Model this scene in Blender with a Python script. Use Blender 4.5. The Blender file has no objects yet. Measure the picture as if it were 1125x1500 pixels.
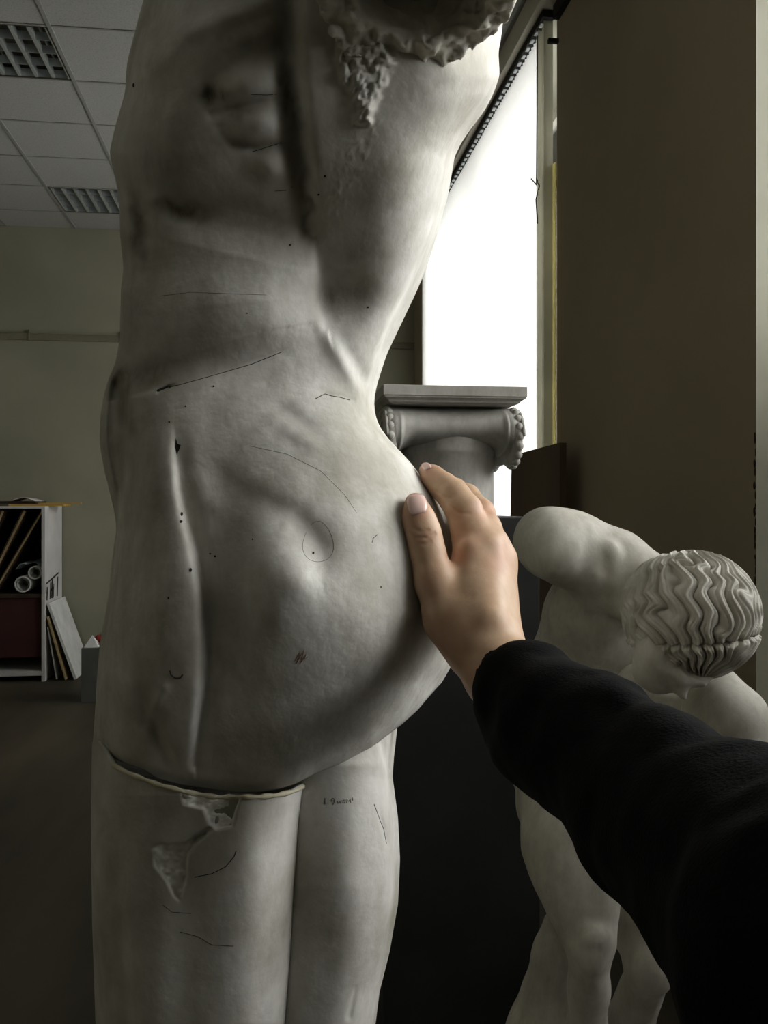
import bpy, bmesh, math, random
import numpy as np
from mathutils import Vector, Matrix
R = random.Random(7)
S = bpy.context.scene
COL = S.collection
F = 1280.0                 # focal length in pixels of the 1125x1500 frame
CAMZ = 1.47
TH = math.atan(0.1309)     # the camera looks a little to the right of the room's long axis
FW = np.array([math.sin(TH), math.cos(TH), 0.0])
RT = np.array([math.cos(TH), -math.sin(TH), 0.0])
UP = np.array([0.0, 0.0, 1.0])
CAM = np.array([0.0, 0.0, CAMZ])

def P(px, py, d):
    """world point at distance d (along the view axis) seen at px,py"""
    px = np.asarray(px, float); py = np.asarray(py, float); d = np.asarray(d, float)
    a = (px - 562.5) / F * d; b = (740.0 - py) / F * d
    return CAM + a[..., None] * RT + d[..., None] * FW + b[..., None] * UP

# ------------------------------------------------------------------ tagging
def tag(o, label=None, cat=None, group=None, kind=None):
    if label: o['label'] = label
    if cat: o['category'] = cat
    if group: o['group'] = group
    if kind: o['kind'] = kind
    return o

def thing(name, loc, label, cat, group=None):
    o = bpy.data.objects.new(name, None); COL.objects.link(o)
    o.location = loc; o.empty_display_size = 0.05
    return tag(o, label, cat, group)

def link(name, me, mat=None, parent=None, smooth=False):
    o = bpy.data.objects.new(name, me); COL.objects.link(o)
    if mat is not None: me.materials.append(mat)
    if smooth:
        me.polygons.foreach_set('use_smooth', [True] * len(me.polygons))
    if parent is not None:
        o.parent = parent
        o.matrix_parent_inverse = Matrix.Translation(-Vector(parent.location)) if parent.parent is None else Matrix()
    return o

def mesh_np(name, V, Fc):
    me = bpy.data.meshes.new(name)
    me.from_pydata(np.asarray(V, float).tolist(), [], Fc.tolist() if hasattr(Fc, 'tolist') else Fc)
    me.update()
    return me

def bm_obj(name, bm, mat, parent=None, smooth=False):
    me = bpy.data.meshes.new(name)
    bmesh.ops.recalc_face_normals(bm, faces=bm.faces)
    bm.to_mesh(me); bm.free()
    return link(name, me, mat, parent, smooth)

def add_box(bm, x0, x1, y0, y1, z0, z1, bevel=0.0, mtx=None):
    r = bmesh.ops.create_cube(bm, size=1.0)
    vs = r['verts']
    for v in vs:
        v.co = Vector(((x0 + x1) / 2 + v.co.x * (x1 - x0), (y0 + y1) / 2 + v.co.y * (y1 - y0), (z0 + z1) / 2 + v.co.z * (z1 - z0)))
    if bevel > 0:
        es = list({e for v in vs for e in v.link_edges})
        g = bmesh.ops.bevel(bm, geom=es, offset=bevel, segments=2, affect='EDGES', profile=0.7)
        vs = list({v for v in g['verts']} | {v for v in vs if v.is_valid})
    if mtx is not None:
        bmesh.ops.transform(bm, matrix=mtx, verts=vs)
    return vs

def add_tube(bm, pts, r, seg=8, caps=True):
    pts = [Vector(p) for p in pts]
    n = len(pts); rr = r if hasattr(r, '__len__') else [r] * n
    rings = []; ref = None
    for i, p in enumerate(pts):
        t = (pts[min(i + 1, n - 1)] - pts[max(i - 1, 0)])
        if t.length < 1e-9: t = Vector((0, 0, 1))
        t.normalize()
        if ref is None:
            ref = t.orthogonal().normalized()
        ref = (ref - t * ref.dot(t))
        if ref.length < 1e-6: ref = t.orthogonal()
        ref.normalize(); bi = t.cross(ref)
        rings.append([bm.verts.new(p + (ref * math.cos(2 * math.pi * k / seg) + bi * math.sin(2 * math.pi * k / seg)) * rr[i]) for k in range(seg)])
    for a, b in zip(rings, rings[1:]):
        for k in range(seg):
            bm.faces.new((a[k], a[(k + 1) % seg], b[(k + 1) % seg], b[k]))
    if caps:
        bm.faces.new(rings[0][::-1]); bm.faces.new(rings[-1])

def add_lathe(bm, prof, seg=48, mtx=None, cap=True):
    vs = []; rings = []
    for (r, z) in prof:
        ring = [bm.verts.new((r * math.cos(2 * math.pi * k / seg), r * math.sin(2 * math.pi * k / seg), z)) for k in range(seg)]
        rings.append(ring); vs += ring
    for a, b in zip(rings, rings[1:]):
        for k in range(seg):
            bm.faces.new((a[k], a[(k + 1) % seg], b[(k + 1) % seg], b[k]))
    if cap:
        bm.faces.new(rings[0][::-1]); bm.faces.new(rings[-1])
    if mtx is not None:
        bmesh.ops.transform(bm, matrix=mtx, verts=vs)
    return vs

# ------------------------------------------------------------------ noise (numpy)
def _h(ix, iy, iz):
    n = (ix * 374761393 + iy * 668265263 + iz * 2147483647 * 3 + 1013904223) & 0xffffffff
    n = ((n ^ (n >> 13)) * 1274126177) & 0xffffffff
    n = n ^ (n >> 16)
    return (n & 0xffff) / 65535.0

def vnoise(x, y, z=0.0):
    x, y, z = np.broadcast_arrays(np.asarray(x, float), np.asarray(y, float), np.asarray(z, float))
    ix = np.floor(x).astype(np.int64); iy = np.floor(y).astype(np.int64); iz = np.floor(z).astype(np.int64)
    fx = x - ix; fy = y - iy; fz = z - iz
    fx = fx * fx * (3 - 2 * fx); fy = fy * fy * (3 - 2 * fy); fz = fz * fz * (3 - 2 * fz)
    r = 0
    for dx in (0, 1):
        for dy in (0, 1):
            for dz in (0, 1):
                w = (fx if dx else 1 - fx) * (fy if dy else 1 - fy) * (fz if dz else 1 - fz)
                r = r + w * _h(ix + dx, iy + dy, iz + dz)
    return r * 2 - 1

def fbm(x, y, z=0.0, o=3):
    r = 0; a = 1.0; f = 1.0
    for k in range(o):
        r = r + a * vnoise(np.asarray(x) * f + 17.3 * k, np.asarray(y) * f + 5.1 * k, np.asarray(z) * f + 9.7 * k); a *= 0.5; f *= 2.03
    return r

# ------------------------------------------------------------------ signed-distance modelling
def roundcone(Q, a, b, ra, rb):
    a = np.asarray(a, float); b = np.asarray(b, float)
    ab = b - a; L2 = float(ab @ ab) + 1e-12
    t = np.clip(((Q - a) @ ab) / L2, 0, 1)
    d = np.sqrt((((Q - a) - t[..., None] * ab) ** 2).sum(-1))
    return d - (ra + (rb - ra) * t)

def ellipsoid(Q, c, M, r):
    q = (Q - c) @ M            # columns of M = local axes
    r = np.asarray(r, float)
    k0 = np.sqrt(((q / r) ** 2).sum(-1)); k1 = np.sqrt(((q / (r * r)) ** 2).sum(-1)) + 1e-9
    return k0 * (k0 - 1.0) / k1

def smin(a, b, k):
    h = np.clip(0.5 + 0.5 * (b - a) / k, 0, 1)
    return b + (a - b) * h - k * h * (1 - h)

class SDF:
    def __init__(self, lo, hi, step):
        self.lo = np.asarray(lo, float); self.step = step
        self.n = np.ceil((np.asarray(hi, float) - self.lo) / step).astype(int) + 1
        self.v = np.full(self.n, 1.0)
    def pts(self, sl):
        ax = [self.lo[i] + self.step * np.arange(sl[i].start, sl[i].stop) for i in range(3)]
        return np.stack(np.meshgrid(*ax, indexing='ij'), -1)
    def box(self, lo, hi):
        s = []
        for i in range(3):
            a = max(0, int((lo[i] - self.lo[i]) / self.step)); b = min(self.n[i], int((hi[i] - self.lo[i]) / self.step) + 2)
            s.append(slice(a, max(a, b)))
        return tuple(s)
    def apply(self, fn, lo, hi, k, sub=False):
        m = max(2.5 * k, 4 * self.step)
        sl = self.box(np.asarray(lo) - m, np.asarray(hi) + m)
        if any(s.stop <= s.start for s in sl): return
        d = fn(self.pts(sl)); cur = self.v[sl]
        self.v[sl] = -smin(-cur, d, k) if sub else smin(cur, d, k)
    def cone(self, a, b, ra, rb, k=0.01, sub=False):
        a = np.asarray(a, float); b = np.asarray(b, float)
        lo = np.minimum(a - ra, b - rb); hi = np.maximum(a + ra, b + rb)
        self.apply(lambda Q: roundcone(Q, a, b, ra, rb), lo, hi, k, sub)
    def chain(self, pts, rs, k=0.01, sub=False):
        for i in range(len(pts) - 1): self.cone(pts[i], pts[i + 1], rs[i], rs[i + 1], k, sub)
    def ell(self, c, M, r, k=0.01, sub=False):
        c = np.asarray(c, float); M = np.asarray(M, float); R_ = max(r)
        self.apply(lambda Q: ellipsoid(Q, c, M, r), c - R_, c + R_, k, sub)
    def all(self):
        return self.pts(tuple(slice(0, n) for n in self.n))
    def mesh(self, name, relax=2):
        v = self.v; ins = v < 0
        nx, ny, nz = self.n
        c = [ins[a:nx - 1 + a, b:ny - 1 + b, d:nz - 1 + d] for a in (0, 1) for b in (0, 1) for d in (0, 1)]
        cnt = sum(x.astype(np.int8) for x in c)
        act = (cnt > 0) & (cnt < 8)
        I, J, K = np.nonzero(act)
        idx = np.full(act.shape, -1, np.int64); idx[I, J, K] = np.arange(len(I))
        acc = np.zeros((len(I), 3)); num = np.zeros(len(I))
        offs = [(a, b, d) for a in (0, 1) for b in (0, 1) for d in (0, 1)]
        for p in offs:
            for ax in range(3):
                if p[ax] == 1: continue
                q = list(p); q[ax] = 1
                va = v[I + p[0], J + p[1], K + p[2]]; vb = v[I + q[0], J + q[1], K + q[2]]
                m = (va < 0) != (vb < 0)
                t = np.where(m, va / np.where(np.abs(va - vb) < 1e-12, 1e-12, va - vb), 0)
                pt = np.tile(np.array(p, float), (len(I), 1)); pt[:, ax] += t
                acc[m] += pt[m]; num += m
        V = np.stack([I, J, K], -1) + acc / np.maximum(num, 1)[:, None]
        V = self.lo + V * self.step
        faces = []
        for ax in range(3):
            o = [(1, 2), (2, 0), (0, 1)][ax]
            a = ins; sl0 = [slice(None)] * 3; sl1 = [slice(None)] * 3
            sl0[ax] = slice(0, -1); sl1[ax] = slice(1, None)
            e0 = a[tuple(sl0)]; e1 = a[tuple(sl1)]
            ch = e0 != e1
            G = np.stack(np.nonzero(ch), -1)
            ok = (G[:, o[0]] > 0) & (G[:, o[1]] > 0) & (G[:, o[0]] < self.n[o[0]] - 1) & (G[:, o[1]] < self.n[o[1]] - 1)
            G = G[ok]
            fl = e0[tuple(G.T)]
            q = []
            for (u, w) in ((-1, -1), (0, -1), (0, 0), (-1, 0)):
                g = G.copy(); g[:, o[0]] += u; g[:, o[1]] += w
                q.append(idx[tuple(g.T)])
            q = np.stack(q, -1)
            q[~fl] = q[~fl][:, ::-1]
            faces.append(q)
        Fc = np.concatenate(faces)
        Fc = Fc[(Fc >= 0).all(1)]
        for _ in range(relax):
            s = np.zeros_like(V); n = np.zeros(len(V))
            for k in range(4):
                a_, b_ = Fc[:, k], Fc[:, (k + 1) % 4]
                np.add.at(s, a_, V[b_]); np.add.at(n, a_, 1)
                np.add.at(s, b_, V[a_]); np.add.at(n, b_, 1)
            V = 0.5 * V + 0.5 * s / np.maximum(n, 1)[:, None]
        return mesh_np(name, V, Fc)

# ------------------------------------------------------------------ materials
def newmat(name):
    m = bpy.data.materials.new(name); m.use_nodes = True
    nt = m.node_tree; nt.nodes.clear()
    out = nt.nodes.new('ShaderNodeOutputMaterial')
    b = nt.nodes.new('ShaderNodeBsdfPrincipled')
    nt.links.new(b.outputs[0], out.inputs[0])
    return m, nt, b

def lin(r, g, b):
    f = lambda c: (c / 255 / 12.92) if c <= 10 else (((c / 255) + 0.055) / 1.055) ** 2.4
    return (f(r), f(g), f(b), 1.0)

def noisy(name, c1, c2, scale=6.0, detail=5.0, rough=0.8, bump=0.0, bscale=80.0, metallic=0.0, spec=0.3, lo=0.35, hi=0.65, stretch=(1, 1, 1)):
    m, nt, b = newmat(name)
    tc = nt.nodes.new('ShaderNodeTexCoord'); mp = nt.nodes.new('ShaderNodeMapping')
    mp.inputs['Scale'].default_value = stretch
    nt.links.new(tc.outputs['Object'], mp.inputs[0])
    n = nt.nodes.new('ShaderNodeTexNoise'); n.inputs['Scale'].default_value = scale; n.inputs['Detail'].default_value = detail
    nt.links.new(mp.outputs[0], n.inputs['Vector'])
    r = nt.nodes.new('ShaderNodeValToRGB')
    r.color_ramp.elements[0].position = lo; r.color_ramp.elements[1].position = hi
    r.color_ramp.elements[0].color = c1; r.color_ramp.elements[1].color = c2
    nt.links.new(n.outputs['Fac'], r.inputs[0]); nt.links.new(r.outputs[0], b.inputs['Base Color'])
    b.inputs['Roughness'].default_value = rough; b.inputs['Metallic'].default_value = metallic
    b.inputs['Specular IOR Level'].default_value = spec
    if bump > 0:
        n2 = nt.nodes.new('ShaderNodeTexNoise'); n2.inputs['Scale'].default_value = bscale; n2.inputs['Detail'].default_value = 4
        nt.links.new(mp.outputs[0], n2.inputs['Vector'])
        bp = nt.nodes.new('ShaderNodeBump'); bp.inputs['Strength'].default_value = bump; bp.inputs['Distance'].default_value = 0.004
        nt.links.new(n2.outputs['Fac'], bp.inputs['Height']); nt.links.new(bp.outputs[0], b.inputs['Normal'])
    return m

def plaster(name, clean, grey, dirt_shade_col, bump=0.25, attr=True, scale=9.0):
    """old plaster cast: mottled white with grime and painted shade held in a mesh attribute and noise"""
    m, nt, b = newmat(name)
    N = nt.nodes.new; L = nt.links.new
    tc = N('ShaderNodeTexCoord')
    n1 = N('ShaderNodeTexNoise'); n1.inputs['Scale'].default_value = scale; n1.inputs['Detail'].default_value = 6; n1.inputs['Roughness'].default_value = 0.62
    L(tc.outputs['Object'], n1.inputs['Vector'])
    r1 = N('ShaderNodeValToRGB'); r1.color_ramp.elements[0].position = 0.36; r1.color_ramp.elements[1].position = 0.62
    r1.color_ramp.elements[0].color = grey; r1.color_ramp.elements[1].color = clean
    L(n1.outputs['Fac'], r1.inputs[0])
    mp = N('ShaderNodeMapping'); mp.inputs['Scale'].default_value = (1, 1, 0.35); L(tc.outputs['Object'], mp.inputs[0])
    n2 = N('ShaderNodeTexNoise'); n2.inputs['Scale'].default_value = 45; n2.inputs['Detail'].default_value = 6; n2.inputs['Roughness'].default_value = 0.7
    L(mp.outputs[0], n2.inputs['Vector'])
    mx = N('ShaderNodeMix'); mx.data_type = 'RGBA'; mx.blend_type = 'MULTIPLY'
    mx.inputs['Factor'].default_value = 0.55
    r2 = N('ShaderNodeValToRGB'); r2.color_ramp.elements[0].position = 0.3; r2.color_ramp.elements[1].position = 0.6
    r2.color_ramp.elements[0].color = (0.62, 0.6, 0.54, 1); r2.color_ramp.elements[1].color = (1, 1, 1, 1)
    L(n2.outputs['Fac'], r2.inputs[0]); L(r1.outputs[0], mx.inputs['A']); L(r2.outputs[0], mx.inputs['B'])
    col = mx.outputs['Result']
    if attr:
        at = N('ShaderNodeAttribute'); at.attribute_name = 'dirt_shade'
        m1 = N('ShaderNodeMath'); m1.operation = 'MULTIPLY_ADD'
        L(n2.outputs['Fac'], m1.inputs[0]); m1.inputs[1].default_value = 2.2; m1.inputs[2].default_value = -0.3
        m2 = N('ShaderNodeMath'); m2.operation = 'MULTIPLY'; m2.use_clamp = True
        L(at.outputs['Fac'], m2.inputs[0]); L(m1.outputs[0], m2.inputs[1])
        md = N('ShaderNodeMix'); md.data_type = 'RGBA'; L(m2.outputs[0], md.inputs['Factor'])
        L(col, md.inputs['A']); md.inputs['B'].default_value = dirt_shade_col
        at2 = N('ShaderNodeAttribute'); at2.attribute_name = 'chip'
        mc = N('ShaderNodeMix'); mc.data_type = 'RGBA'; L(at2.outputs['Fac'], mc.inputs['Factor'])
        L(md.outputs['Result'], mc.inputs['A']); mc.inputs['B'].default_value = (0.84, 0.83, 0.79, 1)
        col = mc.outputs['Result']
    L(col, b.inputs['Base Color'])
    b.inputs['Roughness'].default_value = 0.62; b.inputs['Specular IOR Level'].default_value = 0.25
    n3 = N('ShaderNodeTexNoise'); n3.inputs['Scale'].default_value = 160; n3.inputs['Detail'].default_value = 5
    L(tc.outputs['Object'], n3.inputs['Vector'])
    bp = N('ShaderNodeBump'); bp.inputs['Strength'].default_value = bump; bp.inputs['Distance'].default_value = 0.0015
    L(n3.outputs['Fac'], bp.inputs['Height']); L(bp.outputs[0], b.inputs['Normal'])
    return m

def flat(name, c, rough=0.7, metallic=0.0, spec=0.3):
    m, nt, b = newmat(name)
    tc = nt.nodes.new('ShaderNodeTexCoord'); n = nt.nodes.new('ShaderNodeTexNoise'); n.inputs['Scale'].default_value = 30
    nt.links.new(tc.outputs['Object'], n.inputs['Vector'])
    r = nt.nodes.new('ShaderNodeValToRGB')
    r.color_ramp.elements[0].color = tuple(0.85 * x for x in c[:3]) + (1,); r.color_ramp.elements[1].color = tuple(min(1, 1.1 * x) for x in c[:3]) + (1,)
    nt.links.new(n.outputs['Fac'], r.inputs[0]); nt.links.new(r.outputs[0], b.inputs['Base Color'])
    b.inputs['Roughness'].default_value = rough; b.inputs['Metallic'].default_value = metallic; b.inputs['Specular IOR Level'].default_value = spec
    return m
W2N = -1.0; PW1 = 180.0; PW2 = 165.0; SKY = 1.4
# ================================================================== THE ROOM
EXPOSURE = 0.28
XW = 1.367; YB = 8.22; ZC_ = CAMZ + 2.506; XL = -4.6; YF = -3.0; TW = .42
M_WALL = noisy('wall_paint_ochre', lin(138, 136, 118), lin(150, 148, 129), 1.3, rough=.9, bump=.1, bscale=40)
M_PIER = noisy('wall_paint_brown', lin(150, 136, 114), lin(162, 148, 126), 1.0, rough=.9, bump=.15, bscale=60)
M_REVEAL = noisy('reveal_paint', lin(170, 168, 150), lin(186, 184, 168), 2, rough=.9)
M_FLOOR = noisy('dark_floor', lin(52, 47, 39), lin(78, 71, 58), 3, rough=.6, bump=.2, bscale=20, stretch=(1, .2, 1))
M_FRAME = flat('white_window_frame', lin(200, 198, 185), .5)
def setting(name, bm, mat):
    return tag(bm_obj(name, bm, mat), kind='structure')
bm = bmesh.new(); add_box(bm, XL - .2, XW + TW, YF - .2, YB + .2, -.2, 0); setting('floor', bm, M_FLOOR)
bm = bmesh.new(); add_box(bm, XL - .2, XW + TW, YB, YB + .2, 0, ZC_ + .3); setting('wall_back', bm, M_WALL)
bm = bmesh.new(); add_box(bm, XL - .2, XW + TW, YF - .2, YF, 0, ZC_ + .3); setting('wall_front', bm, M_WALL)
bm = bmesh.new(); add_box(bm, XL - .2, XL, YF, YB, 0, ZC_ + .3); setting('wall_left', bm, M_WALL)
# window wall: sill wall, lintel, piers
W1 = (4.05, 7.56); W2 = (W2N, 2.318); SILL = CAMZ - .62; LINT = CAMZ + 2.36
bm = bmesh.new()
add_box(bm, XW, XW + TW, YF, YB, 0, SILL); add_box(bm, XW, XW + TW, YF, YB, LINT, ZC_ + .3)
for a, b in ((YF, W2[0]), (W2[1], W1[0]), (W1[1], YB)):
    add_box(bm, XW, XW + TW, a, b, SILL, LINT)
wr = setting('wall_right', bm, M_PIER)
wr.data.materials.append(M_REVEAL)
for p in wr.data.polygons:      # window reveals are painted lighter than the wall face
    c = p.center; n = p.normal
    if SILL - .01 < c.z < LINT + .01 and abs(n.x) < .5 and XW < c.x < XW + TW: p.material_index = 1
# corner of the pier: broken plaster edge
M_CRACK = flat('broken_edge_dark', lin(44, 40, 33), .95)
bm = bmesh.new(); rr_ = random.Random(3)
zz = CAMZ + .20; 
while zz > CAMZ - .26:
    hgt = rr_.uniform(.008, .03); wd = rr_.uniform(.001, .007)
    vs = []
    for k in range(7):
        a = 2 * math.pi * k / 7
        vs.append(bm.verts.new((XW - .0015, W2[1] + .001 + max(0, wd * (1 + .9 * math.cos(a) * rr_.uniform(.6, 1.2))), zz + hgt / 2 * math.sin(a))))
    f = bm.faces.new(vs)
    ex = bmesh.ops.extrude_face_region(bm, geom=[f]); bmesh.ops.translate(bm, vec=(.006, 0, 0), verts=[q for q in ex['geom'] if isinstance(q, bmesh.types.BMVert)])
    zz -= hgt * rr_.uniform(.7, 1.5)
ck = bm_obj('chipped_edge', bm, M_CRACK, wr); 

# suspended ceiling of square tiles, with the tile grid
TX = -1.145; TY = 5.36
def ceil_mat():
    m, nt, b = newmat('ceiling_tile'); N = nt.nodes.new; L = nt.links.new
    tc = N('ShaderNodeTexCoord'); n = N('ShaderNodeTexNoise'); n.inputs['Scale'].default_value = 140; n.inputs['Detail'].default_value = 3; L(tc.outputs['Object'], n.inputs['Vector'])
    r = N('ShaderNodeValToRGB'); r.color_ramp.elements[0].position = .3; r.color_ramp.elements[1].position = .5; r.color_ramp.elements[0].color = lin(150, 150, 145); r.color_ramp.elements[1].color = lin(174, 174, 169)
    L(n.outputs['Fac'], r.inputs[0]); L(r.outputs[0], b.inputs['Base Color']); b.inputs['Roughness'].default_value = .95
    return m
M_TILE = ceil_mat(); M_GRID = flat('ceiling_grid', lin(150, 150, 145), .6)
LUM = [(TX - .6, TY - .6), (TX - .6, TY + 1.8)]
bm = bmesh.new()
xs = [TX + .6 * k for k in range(-6, 6)]; ys = [TY + .6 * k for k in range(-14, 6)]
for x in xs:
    for y in ys:
        x0, x1, y0, y1 = max(x, XL), min(x + .6, XW), max(y, YF), min(y + .6, YB)
        if x1 - x0 < .02 or y1 - y0 < .02: continue
        if any(abs(x - a) < .01 and abs(y - b) < .01 for a, b in LUM): continue
        add_box(bm, x0 + .004, x1 - .004, y0 + .004, y1 - .004, ZC_ + .004, ZC_ + .02)
add_box(bm, XL, XW, YF, YB, ZC_ + .2, ZC_ + .3)
ceil = setting('ceiling', bm, M_TILE)
bm = bmesh.new()
for x in xs + [xs[-1] + .6]:
    if XL < x < XW: add_box(bm, x - .011, x + .011, YF, YB, ZC_ - .002, ZC_ + .012)
for y in ys + [ys[-1] + .6]:
    if YF < y < YB: add_box(bm, XL, XW, y - .007, y + .007, ZC_ - .001, ZC_ + .0125)
bm_obj('ceiling_grid', bm, M_GRID, ceil)
# recessed luminaires with mirror louvres, switched off
M_LOUV = flat('mirror_louvre', (.72, .77, .77), .3, metallic=.7)
M_TRAY = flat('luminaire_tray', (.09, .075, .055), .35, metallic=.4)
M_TUBE = flat('unlit_tube', (.35, .34, .3), .3)
for i, (x, y) in enumerate(LUM):
    t = thing('ceiling_luminaire', (x + .3, y + .3, ZC_), ['square recessed louvre ceiling light at the upper left, the larger and nearer one', 'square recessed louvre ceiling light near the back wall, half hidden by the plaster back'][i], 'ceiling light', 'recessed louvre lights')
    bm = bmesh.new(); z1 = ZC_ + .10
    add_box(bm, x + .01, x + .59, y + .01, y + .59, z1, z1 + .01)
    for (a, b, c, d) in ((x + .01, x + .02, y + .01, y + .59), (x + .58, x + .59, y + .01, y + .59), (x + .01, x + .59, y + .01, y + .02), (x + .01, x + .59, y + .58, y + .59)):
        add_box(bm, a, b, c, d, ZC_, z1)
    bm_obj('housing', bm, M_TRAY, t)
    bm = bmesh.new()
    def vblade(a, b, c, d, axis):     # parabolic louvre blade: wide below, thin above
        if axis == 'y':
            for s_ in (-1, 1):
                q = [bm.verts.new(p) for p in ((a + s_ * .009, c, ZC_ + .002), (a + s_ * .009, d, ZC_ + .002), (a + s_ * .0015, d, ZC_ + .055), (a + s_ * .0015, c, ZC_ + .055))]; bm.faces.new(q)
            q = [bm.verts.new(p) for p in ((a - .009, c, ZC_ + .002), (a - .009, d, ZC_ + .002), (a + .009, d, ZC_ + .002), (a + .009, c, ZC_ + .002))]; bm.faces.new(q)
        else:
            add_box(bm, a, b, c - .0012, c + .0012, ZC_ + .004, ZC_ + .05)
    for k in range(7): vblade(x + .02 + .56 * k / 6, 0, y + .02, y + .58, 'y')
    for k in range(5): vblade(x + .02, x + .58, y + .02 + .56 * k / 4, 0, 'x')
    bm_obj('louvre', bm, M_LOUV, t)
    for k in range(4):
        bm = bmesh.new(); xx = x + .09 + .14 * k; add_tube(bm, [(xx, y + .03, ZC_ + .08), (xx, y + .57, ZC_ + .08)], .008, 10); bm_obj('tube', bm, M_TUBE, t, True)

# wall rail on the back wall
M_RAIL = flat('wall_rail_paint', lin(120, 116, 96), .6)
bm = bmesh.new(); zr = CAMZ + 1.516
add_box(bm, XL, XW, YB - .022, YB, zr - .03, zr + .022, .004); add_box(bm, XL, XW, YB - .03, YB, zr + .02, zr + .03, .003)
for k in range(7): add_box(bm, -3.75 + k * .8, -3.735 + k * .8, YB - .03, YB, zr - .035, zr + .06, .002)
tag(bm_obj('trim_1', bm, M_RAIL), kind='structure')
# windows: frame with panes, sill
def pane_mat():
    m = bpy.data.materials.new('window_glass'); m.use_nodes = True; nt = m.node_tree; nt.nodes.clear()
    o = nt.nodes.new('ShaderNodeOutputMaterial'); mx = nt.nodes.new('ShaderNodeMixShader'); t = nt.nodes.new('ShaderNodeBsdfTransparent'); g = nt.nodes.new('ShaderNodeBsdfGlossy'); f = nt.nodes.new('ShaderNodeFresnel')
    g.inputs['Roughness'].default_value = .02; nt.links.new(f.outputs[0], mx.inputs[0]); nt.links.new(t.outputs[0], mx.inputs[1]); nt.links.new(g.outputs[0], mx.inputs[2]); nt.links.new(mx.outputs[0], o.inputs[0])
    return m
M_GLASS = pane_mat()
for nme, (a, b) in (('window_1', W1), ('window_2', W2)):
    bm = bmesh.new(); xo = XW + TW - .10
    for (y0, y1, z0, z1) in ((a, a + .06, SILL, LINT), (b - .06, b, SILL, LINT), (a, b, SILL, SILL + .06), (a, b, LINT - .06, LINT), ((a + b) / 2 - .03, (a + b) / 2 + .03, SILL, LINT)):
        add_box(bm, xo, xo + .07, y0, y1, z0, z1, .004)
    w_ = tag(bm_obj(nme, bm, M_FRAME), kind='structure')
    bm = bmesh.new(); add_box(bm, xo + .03, xo + .036, a + .06, b - .06, SILL + .06, LINT - .06); bm_obj('pane', bm, M_GLASS, w_)
    bm = bmesh.new(); add_box(bm, XW - .03, xo, a, b, SILL - .03, SILL + .004, .004); bm_obj('window_sill', bm, M_FRAME, w_)

# blind: header box along the window wall, fine vertical slats, carriers
M_HEAD = flat('blind_header', lin(190, 184, 168), .6)
M_HEADIN = flat('dark_track_and_shadow', lin(40, 38, 34), .9)
def blind_mat():
    m = bpy.data.materials.new('blind_cloth'); m.use_nodes = True; nt = m.node_tree; nt.nodes.clear()
    o = nt.nodes.new('ShaderNodeOutputMaterial'); mx = nt.nodes.new('ShaderNodeMixShader'); t = nt.nodes.new('ShaderNodeBsdfTransparent'); d = nt.nodes.new('ShaderNodeBsdfTranslucent'); df = nt.nodes.new('ShaderNodeBsdfDiffuse'); m2 = nt.nodes.new('ShaderNodeMixShader')
    tc = nt.nodes.new('ShaderNodeTexCoord'); n = nt.nodes.new('ShaderNodeTexNoise'); n.inputs['Scale'].default_value = 50; r = nt.nodes.new('ShaderNodeValToRGB')
    r.color_ramp.elements[0].color = (.8, .8, .78, 1); r.color_ramp.elements[1].color = (.88, .88, .86, 1)
    nt.links.new(tc.outputs['Object'], n.inputs['Vector']); nt.links.new(n.outputs['Fac'], r.inputs[0]); nt.links.new(r.outputs[0], d.inputs[0]); nt.links.new(r.outputs[0], df.inputs[0])
    m2.inputs[0].default_value = .35; nt.links.new(d.outputs[0], m2.inputs[1]); nt.links.new(df.outputs[0], m2.inputs[2])
    mx.inputs[0].default_value = .68; nt.links.new(t.outputs[0], mx.inputs[1]); nt.links.new(m2.outputs[0], mx.inputs[2]); nt.links.new(mx.outputs[0], o.inputs[0])
    return m
M_BLIND = blind_mat()
M_SLAT = noisy('bunched_slat_cloth', lin(206, 204, 190), lin(226, 224, 210), 4, rough=.8)
M_SLAT.node_tree.nodes['Principled BSDF'].inputs['Transmission Weight'].default_value = .5
M_YEL = noisy('yellowed_edge', lin(216, 208, 150), lin(234, 226, 170), 4, rough=.8)
M_YEL.node_tree.nodes['Principled BSDF'].inputs['Transmission Weight'].default_value = .6
ZH = CAMZ + 2.345
bl = thing('vertical_blind', (XW - .04, (W1[0] + W1[1]) / 2, SILL + .02), 'white pleated vertical blind glowing in front of the bright window behind the capital', 'blind')
bm = bmesh.new(); n = 88; ya, yb_ = W1[0] + .0, W1[1] + .0
pl = []
for k in range(n * 2 + 1):
    y = ya + .13 + (yb_ - ya - .13) * k / (2 * n); pl.append((XW - .030 + (.010 if k % 2 else -.010), y))
za, zb = SILL + .02, ZH
vs = [[bm.verts.new((x, y, z)) for z in (za, zb)] for x, y in pl]
for a, b in zip(vs, vs[1:]): bm.faces.new((a[0], b[0], b[1], a[1]))
bm_obj('slats', bm, M_BLIND, bl)
bm = bmesh.new()
for k in range(4):      # slats bunched at the near end
    y = ya + .03 + .045 * k; add_box(bm, XW - .055 + .006 * (k % 2), XW - .010, y, y + .004, za + .55, zb)
bm_obj('bunched_slats', bm, M_SLAT, bl)
bm = bmesh.new(); add_box(bm, XW - .012, XW - .004, ya + .0, ya + .05, za, zb - .7); bm_obj('edge_strip', bm, M_YEL, bl)
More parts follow.
